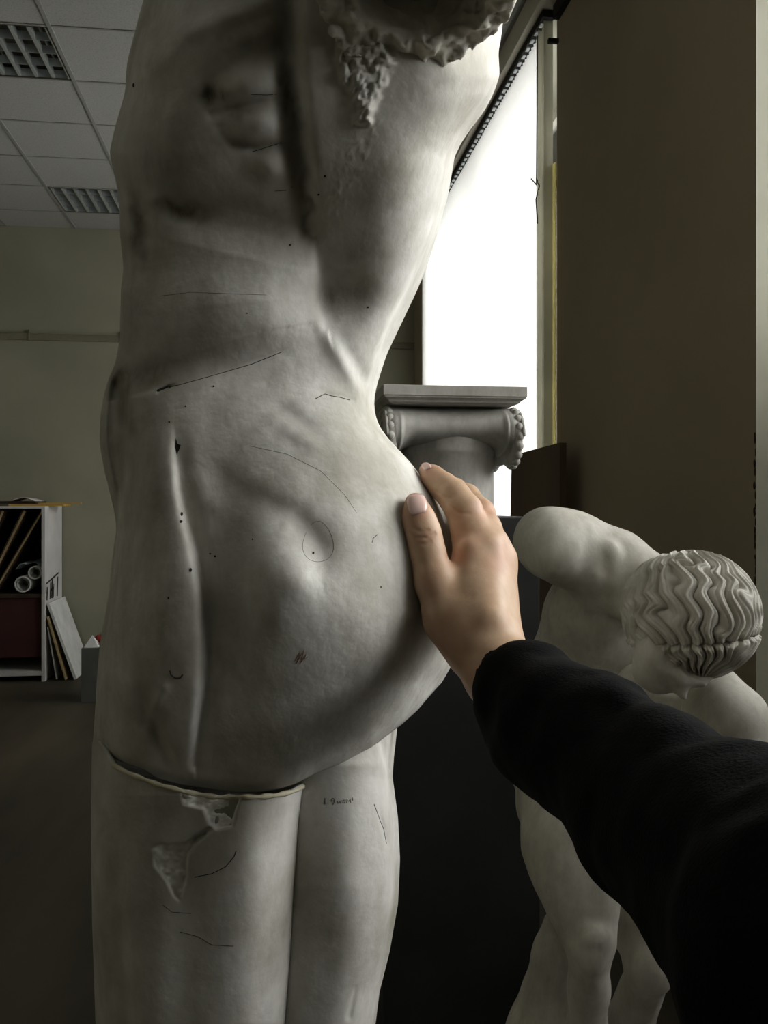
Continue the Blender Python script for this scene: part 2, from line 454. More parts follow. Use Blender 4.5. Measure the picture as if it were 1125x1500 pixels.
bm = bmesh.new(); add_tube(bm, [(XW - .045, ya + .16, zb), (XW - .05, ya + .165, zb - .75)], .003, 6); add_tube(bm, [(XW - .05, ya + .165, zb - .72), (XW - .055, ya + .10, zb - .78), (XW - .05, ya + .17, zb - .82), (XW - .052, ya + .14, zb - .95)], .004, 6); add_tube(bm, [(XW - .05, ya + .165, zb - .75), (XW - .06, ya + .22, zb - .70)], .003, 6)
bm_obj('knotted_cord', bm, M_CRACK, bl)
M_BEAD = flat('pale_bead', lin(205, 212, 216), .3)
nb = 46
for k in range(nb):
    y = ya + .05 + (yb_ - ya - .1) * k / (nb - 1)
    bm = bmesh.new(); add_box(bm, XW - .064, XW - .046, y, y + .038, ZH - .012, ZH + .012, .003); bm_obj('carrier', bm, M_BEAD, bl)
bm = bmesh.new(); add_box(bm, XW - .07, XW - .010, ya, yb_, ZH - .006, ZH + .03); bm_obj('track', bm, M_HEADIN, bl)
bm = bmesh.new(); add_box(bm, XW - .105, XW, YF, YB, ZH + .03, ZC_, .004)
tag(bm_obj('trim_2', bm, M_HEAD), kind='structure')
bm = bmesh.new(); add_box(bm, XW - .03, XW, W2[1] - .02, W1[0] - .03, ZH - .035, ZH + .03, .003); add_box(bm, XW - .05, XW, W1[0] - .03, W1[0] - .01, ZH - .14, ZH - .12)  # dark bar stands in for the header box's shadow across the pier
tag(bm_obj('header_shadow', bm, M_HEADIN), kind='structure')

# light: overcast daylight through the windows
def area(name, y0, y1, z0, z1, power, x=XW + TW + .02):
    l = bpy.data.lights.new(name, 'AREA'); l.shape = 'RECTANGLE'; l.size = z1 - z0; l.size_y = y1 - y0; l.energy = power; l.color = (1.0, 1.0, .985)
    o = bpy.data.objects.new(name, l); COL.objects.link(o); o.location = (x, (y0 + y1) / 2, (z0 + z1) / 2); o.rotation_euler = (0, math.pi / 2, 0)   # -Z towards -X
    return o
area('daylight_far_window', W1[0], W1[1], SILL, LINT, PW1); area('daylight_near_window', W2[0], W2[1], CAMZ + .38, LINT, PW2)
wd = bpy.data.worlds.new('overcast'); S.world = wd; wd.use_nodes = True
bg = wd.node_tree.nodes.get('Background') or wd.node_tree.nodes.new('ShaderNodeBackground')
nw = wd.node_tree; tcw = nw.nodes.new('ShaderNodeTexCoord'); sep = nw.nodes.new('ShaderNodeSeparateXYZ'); rw = nw.nodes.new('ShaderNodeValToRGB')   # overcast sky above, dark ground below
nw.links.new(tcw.outputs['Generated'], sep.inputs[0]); mw = nw.nodes.new('ShaderNodeMath'); mw.operation = 'MULTIPLY_ADD'; mw.inputs[1].default_value = .5; mw.inputs[2].default_value = .5
nw.links.new(sep.outputs['Z'], mw.inputs[0]); nw.links.new(mw.outputs[0], rw.inputs[0])
rw.color_ramp.elements[0].position = .52; rw.color_ramp.elements[0].color = (.10, .10, .09, 1); rw.color_ramp.elements[1].position = .58; rw.color_ramp.elements[1].color = (1, 1, .985, 1)
nw.links.new(rw.outputs[0], bg.inputs[0]); bg.inputs[1].default_value = SKY
# ================================================================== THE LARGE PLASTER TORSO
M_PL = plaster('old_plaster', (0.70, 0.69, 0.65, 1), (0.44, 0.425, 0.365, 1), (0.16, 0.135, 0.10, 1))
M_PENCIL = flat('pencil_graphite', (0.05, 0.05, 0.05), 0.6)
M_RED = flat('red_crayon', (0.36, 0.22, 0.18), 0.8)
M_HOLE = flat('dark_hole', (0.012, 0.011, 0.01), 0.9)

def poly_y(tab):
    a = np.array(tab, float)
    return lambda y: np.interp(y, a[:, 0], a[:, 1])

def smooth_y(tab, sig):
    yy = np.arange(-400.0, 2500.0, 2.0); a = np.array(tab, float); z = np.interp(yy, a[:, 0], a[:, 1])
    kx = np.arange(-int(3 * sig / 2), int(3 * sig / 2) + 1) * 2.0; kk = np.exp(-.5 * (kx / sig) ** 2); kk /= kk.sum()
    z = np.convolve(np.pad(z, len(kx) // 2, mode='edge'), kk, 'valid')
    return lambda y: np.interp(y, yy, z)

def sm(t): t = np.clip(t, 0, 1); return t * t * (3 - 2 * t)

def line_dist(PX, PY, pts):
    """distance, interpolated extra values and side (+ = right of travel when going down) for a polyline (x,y,v...)"""
    best = np.full(PX.shape, 1e9); side = np.zeros(PX.shape); nv = len(pts[0]) - 2
    vals = [np.zeros(PX.shape) for _ in range(nv)]
    tt = np.zeros(PX.shape)
    for a, b in zip(pts, pts[1:]):
        ax, ay = a[:2]; bx, by = b[:2]; dx, dy = bx - ax, by - ay; L2 = dx * dx + dy * dy
        t = np.clip(((PX - ax) * dx + (PY - ay) * dy) / L2, 0, 1)
        d = np.hypot(PX - ax - t * dx, PY - ay - t * dy)
        m = d < best
        best = np.where(m, d, best)
        side = np.where(m, -np.sign(dx * (PY - ay) - dy * (PX - ax)), side)
        for k in range(nv): vals[k] = np.where(m, a[2 + k] + t * (b[2 + k] - a[2 + k]), vals[k])
    return best, vals, side

def sculpt(PX, PY, feats):
    H = np.zeros(PX.shape)
    for f in feats:
        if f[0] == 'b':                       # blob cx cy rx ry angle amp
            _, cx, cy, rx, ry, an, amp = f
            c, s = math.cos(math.radians(an)), math.sin(math.radians(an))
            u = (PX - cx) * c + (PY - cy) * s; v = -(PX - cx) * s + (PY - cy) * c
            H += amp * np.exp(-((u / rx) ** 2 + (v / ry) ** 2))
        elif f[0] == 'l':                     # line: points (x,y,amp_mm) + widths left / right
            _, pts, wl, wr = f
            d, (am,), sd = line_dist(PX, PY, pts)
            w = np.where(sd > 0, wr, wl)
            H += am * 1e-3 * np.exp(-(d / w) ** 2)
        elif f[0] == 's':                     # step: right side lifted, dying away over wr
            _, pts, edge, reach = f
            d, (am,), sd = line_dist(PX, PY, pts)
            sg = d * sd
            H += am * 1e-3 * (0.5 + 0.5 * np.tanh(sg / edge)) * np.exp(-(d / reach) ** 2)
    return H

# silhouettes in the frame (y, x)
TL = smooth_y([(-260, 330), (-160, 270), (-80, 235), (0, 210), (52, 196), (92, 186), (136, 183), (188, 168), (224, 160), (256, 168), (296, 175), (348, 176), (392, 181), (424, 177), (492, 176), (532, 169), (556, 159), (574, 153), (610, 147), (650, 146), (690, 153), (726, 162), (758, 169), (774, 171), (790, 168), (822, 164), (870, 160), (910, 152), (946, 146), (990, 142), (1030, 140), (1090, 136), (1200, 133)], 6)
TR = smooth_y([(-260, 640), (-160, 690), (-80, 722), (0, 740), (56, 734), (76, 730), (112, 732), (140, 720), (172, 696), (196, 680), (224, 667), (248, 663), (288, 656), (348, 639), (396, 623), (432, 607), (480, 584), (516, 567), (556, 554), (578, 549), (592, 548), (609, 550), (625, 556), (643, 569), (662, 587), (678, 602), (690, 611), (707, 621), (720, 632), (741, 648), (768, 661), (797, 671), (850, 680), (900, 681), (950, 670), (976, 661), (1000, 647), (1200, 600)], 5)
# lower rim of the torso from its left corner to the right flank
RIM = [(136, 1088), (151, 1096), (162, 1108), (189, 1121), (210, 1127), (231, 1140), (270, 1150), (317, 1157), (350, 1161), (377, 1161), (405, 1157), (433, 1148), (460, 1134), (507, 1116), (544, 1096), (565, 1079), (590, 1060), (612, 1040), (628, 1021), (647, 1000), (654, 988)]
_r = np.array(RIM, float); _l = np.concatenate([[0], np.cumsum(np.hypot(np.diff(_r[:, 0]), np.diff(_r[:, 1])))])
RIMT = _l / _l[-1]

ZC = smooth_y([(-260, .80), (-120, .745), (-20, .735), (60, .74), (140, .752), (250, .775), (335, .803), (400, .808), (470, .814), (530, .817), (570, .810), (620, .795), (700, .778), (800, .764), (900, .757), (980, .758), (1060, .766), (1160, .780), (1250, .785)], 24)
DS = 0.885
FEATS = [
  # upper back
  ('b', 580, 220, 120, 200, 8, .011), ('b', 670, 120, 160, 150, 0, .012),
  ('l', [(424, -120, -13), (420, 40, -14), (420, 110, -15), (428, 190, -17), (438, 250, -16), (446, 300, -12), (452, 340, -6), (456, 358, -1)], 15, 16),
  ('s', [(436, -120, 12), (434, 60, 13), (442, 190, 12), (451, 290, 9), (456, 345, 4), (459, 385, 0)], 12, 130),
  ('b', 320, 60, 90, 70, -20, .010), ('l', [(215, 110, 3), (270, 50, 6), (340, 20, 7), (420, -10, 4)], 16, 20),
  ('l', [(310, 120, -6), (340, 95, -7), (400, 70, -8)], 18, 18),
  ('b', 368, 125, 40, 26, -15, .008), ('b', 380, 182, 36, 24, -10, .009), ('b', 394, 245, 28, 24, 0, .007), ('b', 375, 285, 40, 20, 0, .004),
  ('l', [(312, 168, -3), (345, 160, -4), (385, 148, -3), (408, 142, -1)], 9, 8),
  ('l', [(325, 190, -2), (345, 212, -4), (375, 216, -4), (412, 208, -2)], 9, 8),
  ('b', 310, 142, 17, 16, 0, -.009), ('b', 272, 308, 34, 17, 5, -.011), ('b', 216, 220, 24, 26, 0, -.006),
  ('l', [(190, 250, -1), (204, 310, -9), (212, 345, -9), (222, 390, -2)], 12, 12),
  ('b', 250, 210, 60, 80, 0, .006),
  ('l', [(250, 330, -1.5), (330, 335, -2.5), (400, 335, -2), (440, 345, -1.5)], 20, 20),
  # small of the back
  ('b', 310, 472, 120, 66, 0, .012), ('l', [(404, 322, 0), (398, 345, 3), (388, 385, 12), (384, 440, 16), (388, 485, 11), (400, 525, 3), (408, 550, 0)], 150, 58), ('b', 440, 400, 24, 60, -6, .003), ('b', 500, 433, 46, 42, -12, -.014), ('b', 560, 330, 70, 80, 25, .010),
  ('l', [(464, 360, -2), (470, 400, -8), (470, 440, -8), (480, 480, -3)], 7, 22),
  ('l', [(215, 540, -4), (265, 530, -5), (330, 520, -2.5), (400, 505, -1)], 26, 26),
  ('s', [(420, 512, 0), (385, 524, 1), (335, 543, 3), (262, 564, 4), (215, 576, 5), (186, 583, 4)], 2, 40),
  ('l', [(470, 475, 1), (500, 525, 4), (530, 575, 4.5), (556, 622, 2)], 12, 12),
  ('l', [(500, 500, -1), (530, 555, -4), (545, 590, -4)], 12, 12),
  # flank beyond the edge of the back
  # pelvis
  ('b', 455, 850, 160, 230, 0, .034), ('b', 214, 890, 62, 250, 3, .030), ('b', 350, 600, 110, 50, -8, .006),
  ('l', [(256, 610, 0), (260, 660, -3), (266, 715, -7), (277, 765, -9), (291, 815, -11), (300, 870, -12), (303, 940, -12), (300, 1010, -11), (293, 1065, -9), (287, 1120, -6)], 7, 16),
  ('s', [(288, 1120, 3), (293, 1065, 7), (298, 1010, 11), (300, 940, 13), (297, 870, 13), (287, 815, 12), (274, 765, 10), (263, 715, 6), (257, 660, 2), (254, 620, 0)], 15, 70),
  ('b', 462, 785, 36, 44, -20, -.006), ('b', 402, 860, 62, 70, 0, .012), ('b', 440, 850, 30, 26, 0, .005), ('l', [(310, 690, -1), (370, 730, -3), (430, 755, -4), (465, 800, -4.5), (472, 838, -2)], 24, 18),
  ('b', 335, 900, 36, 90, 0, -.008), ('b', 330, 740, 28, 60, 0, -.003),
  ('l', [(196, 960, -1), (206, 1010, -6), (220, 1055, -8), (240, 1100, -7), (255, 1130, -3)], 13, 10), ('l', [(240, 1010, 2), (222, 1040, 3), (216, 1080, 2)], 9, 9),
  ('b', 560, 950, 80, 90, 0, .008), ('b', 490, 1090, 40, 14, -20, -.005), ('b', 520, 640, 60, 50, 30, .006),
  ('b', 430, 610, 36, 14, 30, -.003), ('b', 440, 640, 30, 12, 30, .002),
  # cracks
  ('l', [(476, 577, -1), (500, 580, -1.4), (520, 587, -1)], 1.6, 1.6),
  ('l', [(232, 573, -4), (246, 567, -5), (262, 564, -1.2), (330, 545, -1), (412, 514, -.5)], 2.2, 2.2),
]
FLANK = [('s', [(668, 205, 0), (664, 235, -8), (648, 300, -22), (630, 350, -28), (603, 410, -30), (575, 466, -30), (555, 515, -26), (544, 560, -20), (540, 598, -12), (548, 640, 0)], 2.0, 400)]
FLANK.append(('l', [(p[0] - 1, p[1], 0 if p[2] == 0 else -4) for p in FLANK[0][1]], 2.6, 2.6))
# the bulge of the far hip on the left: the body steps back left of this line
def left_step(PX, PY):
    lx = np.interp(PY, [500, 548, 580, 640, 700, 776, 800], [168, 186, 188, 188, 186, 178, 172])
    t = sm((lx - PX) / 15.0 + .3) * sm((PY - 535) / 30.0) * sm((790 - PY) / 60.0)
    hump = np.exp(-((PX - np.interp(PY, [548, 640, 776], [158, 154, 170])) / 9.0) ** 2) * sm((PY - 545) / 20) * sm((770 - PY) / 60)
    return -.030 * t + .012 * hump

ROUGH_POLY = [(492, 84), (503, 118), (520, 150), (522, 178), (540, 186), (552, 150), (566, 104), (580, 92), (560, 60), (500, 60)]
def in_poly(PX, PY, poly, soft=4.0):
    ins = np.zeros(PX.shape, bool); d = np.full(PX.shape, 1e9)
    n = len(poly)
    for i in range(n):
        x0, y0 = poly[i]; x1, y1 = poly[(i + 1) % n]
        c = ((y0 > PY) != (y1 > PY)) & (PX < (x1 - x0) * (PY - y0) / ((y1 - y0) or 1e-9) + x0)
        ins ^= c
        dx, dy = x1 - x0, y1 - y0; t = np.clip(((PX - x0) * dx + (PY - y0) * dy) / (dx * dx + dy * dy), 0, 1)
        d = np.minimum(d, np.hypot(PX - x0 - t * dx, PY - y0 - t * dy))
    sg = np.where(ins, d, -d)
    return sm(sg / soft * .5 + .5)

def torso_depth(PX, PY):
    xl, xr = TL(PY), TR(PY)
    s = np.clip(2 * (PX - xl) / (xr - xl) - 1, -1, 1)
    zc = ZC(PY)
    pw = np.where(s > 0, np.interp(PY, [0, 420, 560, 700], [6.5, 6.0, 3.0, 2.3]), 2.3)
    prof = (1 - np.abs(s) ** pw) ** 0.5
    H = (DS - zc) * prof
    edge = np.clip((1 - np.abs(s)) / 0.06, 0, 1) ** .7
    H = H + edge * (sculpt(PX, PY, FEATS) + left_step(PX, PY))
    H = H + sculpt(PX, PY, FLANK)
    rp = in_poly(PX + 5 * vnoise(PX / 9, PY / 9, 1.0), PY + 5 * vnoise(PX / 9, PY / 9, 5.0), ROUGH_POLY, 6.0)
    H = H + rp * (.005 + .0028 * fbm(PX / 9, PY / 9, 3.3, 4))
    tr = np.exp(-(line_dist(PX, PY, [(545, 170), (520, 230), (490, 290), (470, 340)])[0] / 20) ** 2)
    H = H + tr * .0006 * np.maximum(0, fbm(PX / 6, PY / 8, 1.0, 3))
    H = H + .00012 * fbm(PX / 14, PY / 14, 7.0, 3) + .0007 * fbm(PX / 60, PY / 80, 2.0, 2)
    return DS - H

DIRT_SHADE = [  # grime and painted shade in the hollows, stains toning down the overlit right back: cx cy rx ry angle strength
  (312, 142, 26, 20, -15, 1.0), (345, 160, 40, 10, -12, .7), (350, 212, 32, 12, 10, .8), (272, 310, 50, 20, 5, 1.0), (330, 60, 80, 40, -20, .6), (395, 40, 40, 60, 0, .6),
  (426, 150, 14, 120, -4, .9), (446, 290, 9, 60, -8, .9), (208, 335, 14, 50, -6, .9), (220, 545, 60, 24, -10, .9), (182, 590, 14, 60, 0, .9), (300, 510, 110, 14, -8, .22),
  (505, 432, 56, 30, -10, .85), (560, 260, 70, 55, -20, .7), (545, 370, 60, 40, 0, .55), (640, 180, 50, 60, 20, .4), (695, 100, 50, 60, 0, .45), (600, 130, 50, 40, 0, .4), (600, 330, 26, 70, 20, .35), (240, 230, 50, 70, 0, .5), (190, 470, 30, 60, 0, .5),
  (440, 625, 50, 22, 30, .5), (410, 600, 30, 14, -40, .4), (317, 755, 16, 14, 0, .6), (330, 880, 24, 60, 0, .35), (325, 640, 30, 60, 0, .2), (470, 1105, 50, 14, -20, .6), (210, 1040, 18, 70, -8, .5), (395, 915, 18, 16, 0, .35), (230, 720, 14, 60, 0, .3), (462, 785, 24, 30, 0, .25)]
def dirt_shade_mask(PX, PY):
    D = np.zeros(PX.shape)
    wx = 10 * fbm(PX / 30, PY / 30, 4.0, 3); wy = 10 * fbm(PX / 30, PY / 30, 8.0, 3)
    for cx, cy, rx, ry, an, st in DIRT_SHADE:
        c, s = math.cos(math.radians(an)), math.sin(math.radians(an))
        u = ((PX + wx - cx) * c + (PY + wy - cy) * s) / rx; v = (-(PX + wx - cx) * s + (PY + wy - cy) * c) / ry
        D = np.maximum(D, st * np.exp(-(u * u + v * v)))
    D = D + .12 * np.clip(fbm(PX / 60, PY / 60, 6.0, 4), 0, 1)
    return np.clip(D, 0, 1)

def set_attr(me, name, vals):
    a = me.attributes.new(name, 'FLOAT', 'POINT')
    a.data.foreach_set('value', np.asarray(vals, np.float32))

def shell(name, PX, PY, D, back, NB=40, lip=False):
    """closed body: front grid (rows x cols) + rounded far side; back = depth added behind the silhouettes"""
    n, m = PX.shape
    Fp = P(PX, PY, D)
    L, Rr = Fp[:, 0], Fp[:, -1]
    t = np.linspace(0, 1, NB + 2)[1:-1]
    x = np.cos(np.pi * t); y = np.sin(np.pi * t) ** .8
    C = (L + Rr) / 2; A = (Rr - L) / 2
    B = C[:, None, :] + A[:, None, :] * x[None, :, None] + FW * (np.asarray(back)[:, None, None] * y[None, :, None])
    ring = np.concatenate([Fp, B], 1)            # n x (m+NB)
    w = m + NB
    V = ring.reshape(-1, 3)
    i = np.arange(n - 1)[:, None] * w + np.arange(w)[None, :]
    j = np.arange(n - 1)[:, None] * w + (np.arange(w)[None, :] + 1) % w
    q = np.stack([i, j, j + w, i + w], -1).reshape(-1, 4)[:, ::-1]
    faces = q.tolist(); V = V.tolist()
    for row, flip in ((0, True), (n - 1, False)):
        prev = [row * w + k for k in range(w)]
        c = ring[row].mean(0)
        for fr, dz in (((.94, -.001), (.925, -.03), (.5, -.03)) if (lip and row == 0) else ((.93, 0), (.6, 0))):
            base = len(V)
            for p in ring[row]:
                V.append((c + (p - c) * fr + UP * dz + UP * (p[2] - c[2]) * (1 - fr) * (.9 if lip else 0)).tolist())
            cur = list(range(base, base + w))
            for k in range(w):
                f = [prev[k], prev[(k + 1) % w], cur[(k + 1) % w], cur[k]]
                faces.append(f if flip else f[::-1])
            prev = cur
        b = len(V); V.append(c.tolist())
        for k in range(w):
            f = [prev[k], prev[(k + 1) % w], b]
            faces.append(f if flip else f[::-1])
    return mesh_np(name, V, faces), w, len(V)

statue_base = P(345, 740, 0.88); statue_base[2] = 0.40
statue = thing('plaster_statue', tuple(statue_base), 'large stained white plaster figure seen from behind, hand resting on its hip', 'statue')

# --- torso
NR, NC = 560, 250
v = np.linspace(0, 1, NR); s = np.linspace(-1, 1, NC)
s = np.sign(s) * (1 - (1 - np.abs(s)) ** 1.15)
# rim position for each column
rx = np.interp((s + 1) / 2, RIMT, _r[:, 0]); ry = np.interp((s + 1) / 2, RIMT, _r[:, 1])
TOP = -260.0
PY = TOP + (ry[None, :] - TOP) * v[:, None]
PXs = TL(PY) + (s[None, :] + 1) / 2 * (TR(PY) - TL(PY))
PXr = rx[None, :] + 0 * PY
k = sm((v[:, None] - .62) / .38) ** 1.5
PX = PXs * (1 - k) + PXr * k
PX[:, -1] = TR(PY[:, -1]); PX[:, 0] = TL(PY[:, 0])
PX = np.clip(PX, TL(PY), TR(PY))
D = torso_depth(PX, PY)
# the buttock turns under towards the fold on the right, a plain break on the left
under = sm((s + .25) / .9)[None, :]
e = np.clip((v[:, None] - .80) / .20, 0, 1)
D = D + under * .070 * (1 - np.sqrt(np.clip(1 - e ** 4.5, 0, 1)))
D = np.minimum(D, DS + .045)
D = D + (1 - under) * .012 * np.exp(-((1 - v[:, None]) / .006) ** 2)
back = np.interp(PY[:, NC // 2], [-260, -100, 200, 450, 700, 1000, 1160], [.06, .11, .13, .11, .11, .11, .10])
me, w, nv = shell('torso', PX, PY, D, back)
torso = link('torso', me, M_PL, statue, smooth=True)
def full(arr, w, nv):
    out = np.zeros(nv); n, m = arr.shape
    idx = (np.arange(n)[:, None] * w + np.arange(m)[None, :]).ravel(); out[idx] = arr.ravel(); return out
set_attr(me, 'dirt_shade', full(dirt_shade_mask(PX, PY), w, nv))
set_attr(me, 'chip', full(0 * PX, w, nv))

# --- legs: the lower casting, with a lip showing under the torso
LEGRIM = [(135, 1088), (143, 1085), (150, 1095), (162, 1117), (189, 1132), (231, 1150), (270, 1159), (317, 1166), (350, 1167), (377, 1168), (405, 1165), (433, 1157), (461, 1138)]
lr = np.array(LEGRIM, float)
LL = poly_y([(1085, 135), (1200, 133), (1350, 135), (1500, 140), (1620, 160), (1760, 140), (1900, 160), (2200, 225), (2310, 225)])
LR_ = poly_y([(1085, 464), (1138, 461), (1200, 452), (1300, 446), (1400, 440), (1500, 432), (1620, 390), (1760, 395), (1900, 370), (2200, 315), (2310, 325)])
CH1 = [(266, 1156), (270, 1178), (298, 1185), (308, 1206), (318, 1215), (340, 1210), (344, 1192), (350, 1168), (320, 1164), (290, 1160)]
CH2 = [(222, 1244), (232, 1238), (268, 1236), (290, 1222), (308, 1212), (310, 1216), (285, 1236), (276, 1250), (272, 1290), (264, 1318), (256, 1312), (244, 1288), (226, 1268)]
def leg_feats(PX, PY):
    H = sculpt(PX, PY, [('b', 380, 1330, 70, 220, 0, .010), ('l', [(178, 1200, -1), (172, 1300, -5), (180, 1400, -6), (188, 1500, -5)], 12, 9), ('l', [(290, 1180, -1), (270, 1300, -3), (262, 1500, -3)], 30, 30),
                        ('l', [(425, 1180, 2), (418, 1300, 3), (408, 1500, 3)], 14, 10)])
    c1 = in_poly(PX, PY, CH1, 3); c2 = in_poly(PX, PY, CH2, 2.5)
    chip = np.maximum(c1, c2)
    H = H + chip * (-.002 - .010 * np.where(PY < 1222, np.clip((PX - 270) / 75, 0, 1), np.clip((PX - 222) / 60, 0, 1)) + .0035 * fbm(PX / 12, PY / 12, 2, 4)) + .0002 * fbm(PX / 30, PY / 50, 3, 3)
    return H, chip
def make_leg(name, XL, XR, toprow, dsil, zfun, NRr, NCc, feats, bk, bottom):
    v = np.linspace(0, 1, NRr) ** 1.3; s = np.linspace(-1, 1, NCc); s = np.sign(s) * (1 - (1 - np.abs(s)) ** 1.2)
    ty = toprow(s)
    PY = ty[None, :] + (bottom - ty[None, :]) * v[:, None]
    PX = XL(PY) + (s[None, :] + 1) / 2 * (XR(PY) - XL(PY))
    zc = zfun(PY); ds = dsil(PY)
    D = ds - (ds - zc) * (1 - np.abs(s[None, :]) ** 2.6) ** .5
    ed = np.clip((1 - np.abs(s)) / .08, 0, 1)[None, :]
    H, chip = feats(PX, PY)
    D = D - ed * H
    me, w, nv = shell(name, PX, PY, D, bk(PY[:, NCc // 2]), lip=(name == 'near_leg'))
    cv = np.empty(3 * nv); me.vertices.foreach_get('co', cv); cv = cv.reshape(-1, 3); cv[:, 2] = np.maximum(cv[:, 2], .401); me.vertices.foreach_set('co', cv.ravel()); me.update()
    set_attr(me, 'dirt_shade', full(.35 * dirt_shade_mask(PX + 300, PY - 900) + .1, w, nv)); set_attr(me, 'chip', full(chip, w, nv))
    return me
legtop = lambda s: np.interp(135 + (s + 1) / 2 * (462 - 135), lr[:, 0], lr[:, 1])
leg_me = make_leg('near_leg', LL, LR_, legtop, lambda y: np.interp(y, [1085, 1500, 2310], [.885, .89, .89]), lambda y: np.interp(y, [1085, 1165, 1300, 1500, 1620, 1760, 2200, 2310], [.772, .765, .770, .780, .80, .79, .835, .83]), 420, 150, leg_feats, lambda y: np.interp(y, [1085, 1500, 1620, 2310], [.09, .085, .07, .05]), 2310.0)
leg1 = link('leg', leg_me, M_PL, statue, smooth=True)
RL = poly_y([(1040, 385), (1200, 385), (1500, 380), (1620, 420), (1760, 405), (1900, 415), (2200, 440), (2310, 435)])
RR_ = poly_y([(1040, 583), (1065, 582), (1110, 577), (1139, 575), (1170, 579), (1199, 583), (1259, 586), (1324, 583), (1393, 571), (1453, 556), (1500, 550), (1620, 540), (1760, 545), (1900, 530), (2200, 500), (2310, 510)])
def rfeats(PX, PY):
    H = sculpt(PX, PY, [('s', [(545, 1500, -10), (562, 1410, -12), (574, 1330, -14), (577, 1260, -14), (574, 1190, -14), (567, 1130, -14), (555, 1088, -14), (548, 1060, -14)][::-1], 2.0, 200),
                        ('l', [(556, 1180, 0), (558, 1200, -2), (568, 1235, -2), (570, 1245, 0)], 3, 3), ('l', [(520, 1450, -1), (512, 1490, -2)], 4, 4), ('b', 500, 1280, 40, 130, 0, .006)])
    return H + .0002 * fbm(PX / 30, PY / 50, 5, 3), 0 * PX
leg_me2 = make_leg('far_leg', RL, RR_, lambda s: 1040 + 0 * s, lambda y: .905 + 0 * y, lambda y: np.interp(y, [1040, 1120, 1300, 1500, 1620, 2310], [.85, .825, .815, .822, .84, .865]), 300, 110, rfeats, lambda y: np.interp(y, [1040, 1500, 1620, 2310], [.08, .08, .07, .05]), 2310.0)
leg2 = link('leg', leg_me2, M_PL, statue, smooth=True)
for (px, d) in ((275, .87), (472, .90)):       # feet, out of the frame on the plinth
    a = P(px, 2290, d); b = a + FW * .16; a[2] = .45; b[2] = .43
    g = SDF(np.minimum(a, b) - .08, np.maximum(a, b) + .08, .006)
    g.cone(a - FW * .03, b - FW * .05, .045, .036, .01); g.cone(b - FW * .06, b, .036, .026, .02)
    foot_me = g.mesh('foot'); fv = np.array([q.co for q in foot_me.vertices]); fv[:, 2] = np.maximum(fv[:, 2], .402)
    foot_me.vertices.foreach_set('co', fv.ravel()); foot_me.update()
    link('foot', foot_me, M_PL, statue, smooth=True)

# yellowed joint showing between the two castings
M_JOINT = noisy('yellowed_joint', (0.50, 0.46, 0.31, 1), (0.66, 0.62, 0.48, 1), 60, rough=.9)
# --- the broken arm: a hollow stump whose break is seen from below
c0 = P(606, -20, .672); c1 = P(640, -320, .78)
lo = np.minimum(c0, c1) - .13; hi = np.maximum(c0, c1) + .12
g = SDF(lo, hi, .0021)
Q = g.all()
ax = c1 - c0; ax = ax / np.linalg.norm(ax)
nz = .0050 * fbm(Q[..., 0] / .012, Q[..., 1] / .012, Q[..., 2] / .012, 4) - .004 * np.abs(vnoise(Q[..., 0] / .008, Q[..., 1] / .008, Q[..., 2] / .008))
rel = Q - c0; h = rel @ ax
side = RT; side = side - ax * (side @ ax); side /= np.linalg.norm(side); fr = np.cross(ax, side)
U = rel @ side; W = rel @ fr
rad = np.sqrt((U / 1.0) ** 2 + (W / .92) ** 2)
cut = -(h - .010 + .018 * fbm(U / .05, W / .05, 1.5, 2)) + 1.3 * nz         # break plane
outer = rad - (.080 + .03 * np.clip(h / .2, 0, 1)) + .6 * nz * np.exp(-np.clip(h, 0, 1) / .02)
inr = np.sqrt(((U - .004) / 1.08) ** 2 + ((W) / .9) ** 2) - .050 + .9 * nz
hollow = np.maximum(inr, h - .10 )
body = np.maximum(outer, cut)
body = -smin(-body, hollow, .008)
# rough lump left where the forearm was joined to the back
body = smin(body, roundcone(Q, P(532, 60, .735), P(530, 112, .752), .022, .016) + 1.2 * nz, .012)
g.v = np.maximum(body, h - .245)
M_STUMP = plaster('rough_broken_plaster', (0.70, 0.68, 0.61, 1), (0.50, 0.47, 0.40, 1), (0.1, 0.09, 0.07, 1), bump=.6, attr=False, scale=22)
link('broken_arm_stump', g.mesh('broken_arm_stump', 0), M_STUMP, statue, smooth=True)

# --- pencil marks, scratches and holes lying on the surface
def on_torso(x, y): return P(x, y, float(torso_depth(np.array([float(x)]), np.array([float(y)]))[0]) - .0004)
from mathutils.bvhtree import BVHTree
def bvh_of(o):
    me = o.data
    return BVHTree.FromPolygons([v.co for v in me.vertices], [p.vertices for p in me.polygons])
BV = {k: bvh_of(o) for k, o in (('t', torso), ('l', leg1), ('r', leg2))}
def hit(x, y, keys='tlr'):
    d = Vector(P(x, y, 1.0) - CAM).normalized(); best = None
    for k in keys:
        h = BV[k].ray_cast(Vector(CAM), d)
        if h[0] is not None and (best is None or h[3] < best[3]): best = h
    return best[:2] if best else (None, None)
def mark(name, lines, r, mat, keys='tlr', label=None, sub=6):
    bm = bmesh.new()
    for ln in lines:
        pts = []
        for a, b in zip(ln, ln[1:]):
            n = max(1, int(math.hypot(b[0] - a[0], b[1] - a[1]) / sub))
            pts += [(a[0] + (b[0] - a[0]) * t / n, a[1] + (b[1] - a[1]) * t / n) for t in range(n)]
        pts.append(ln[-1])
        pts = [q for q in (hit(x, y, keys)[0] for x, y in pts) if q is not None]
        if len(pts) > 1: add_tube(bm, pts, r, 6)
    o = bm_obj(name, bm, mat, statue)
    if label: o['label'] = label
    return o
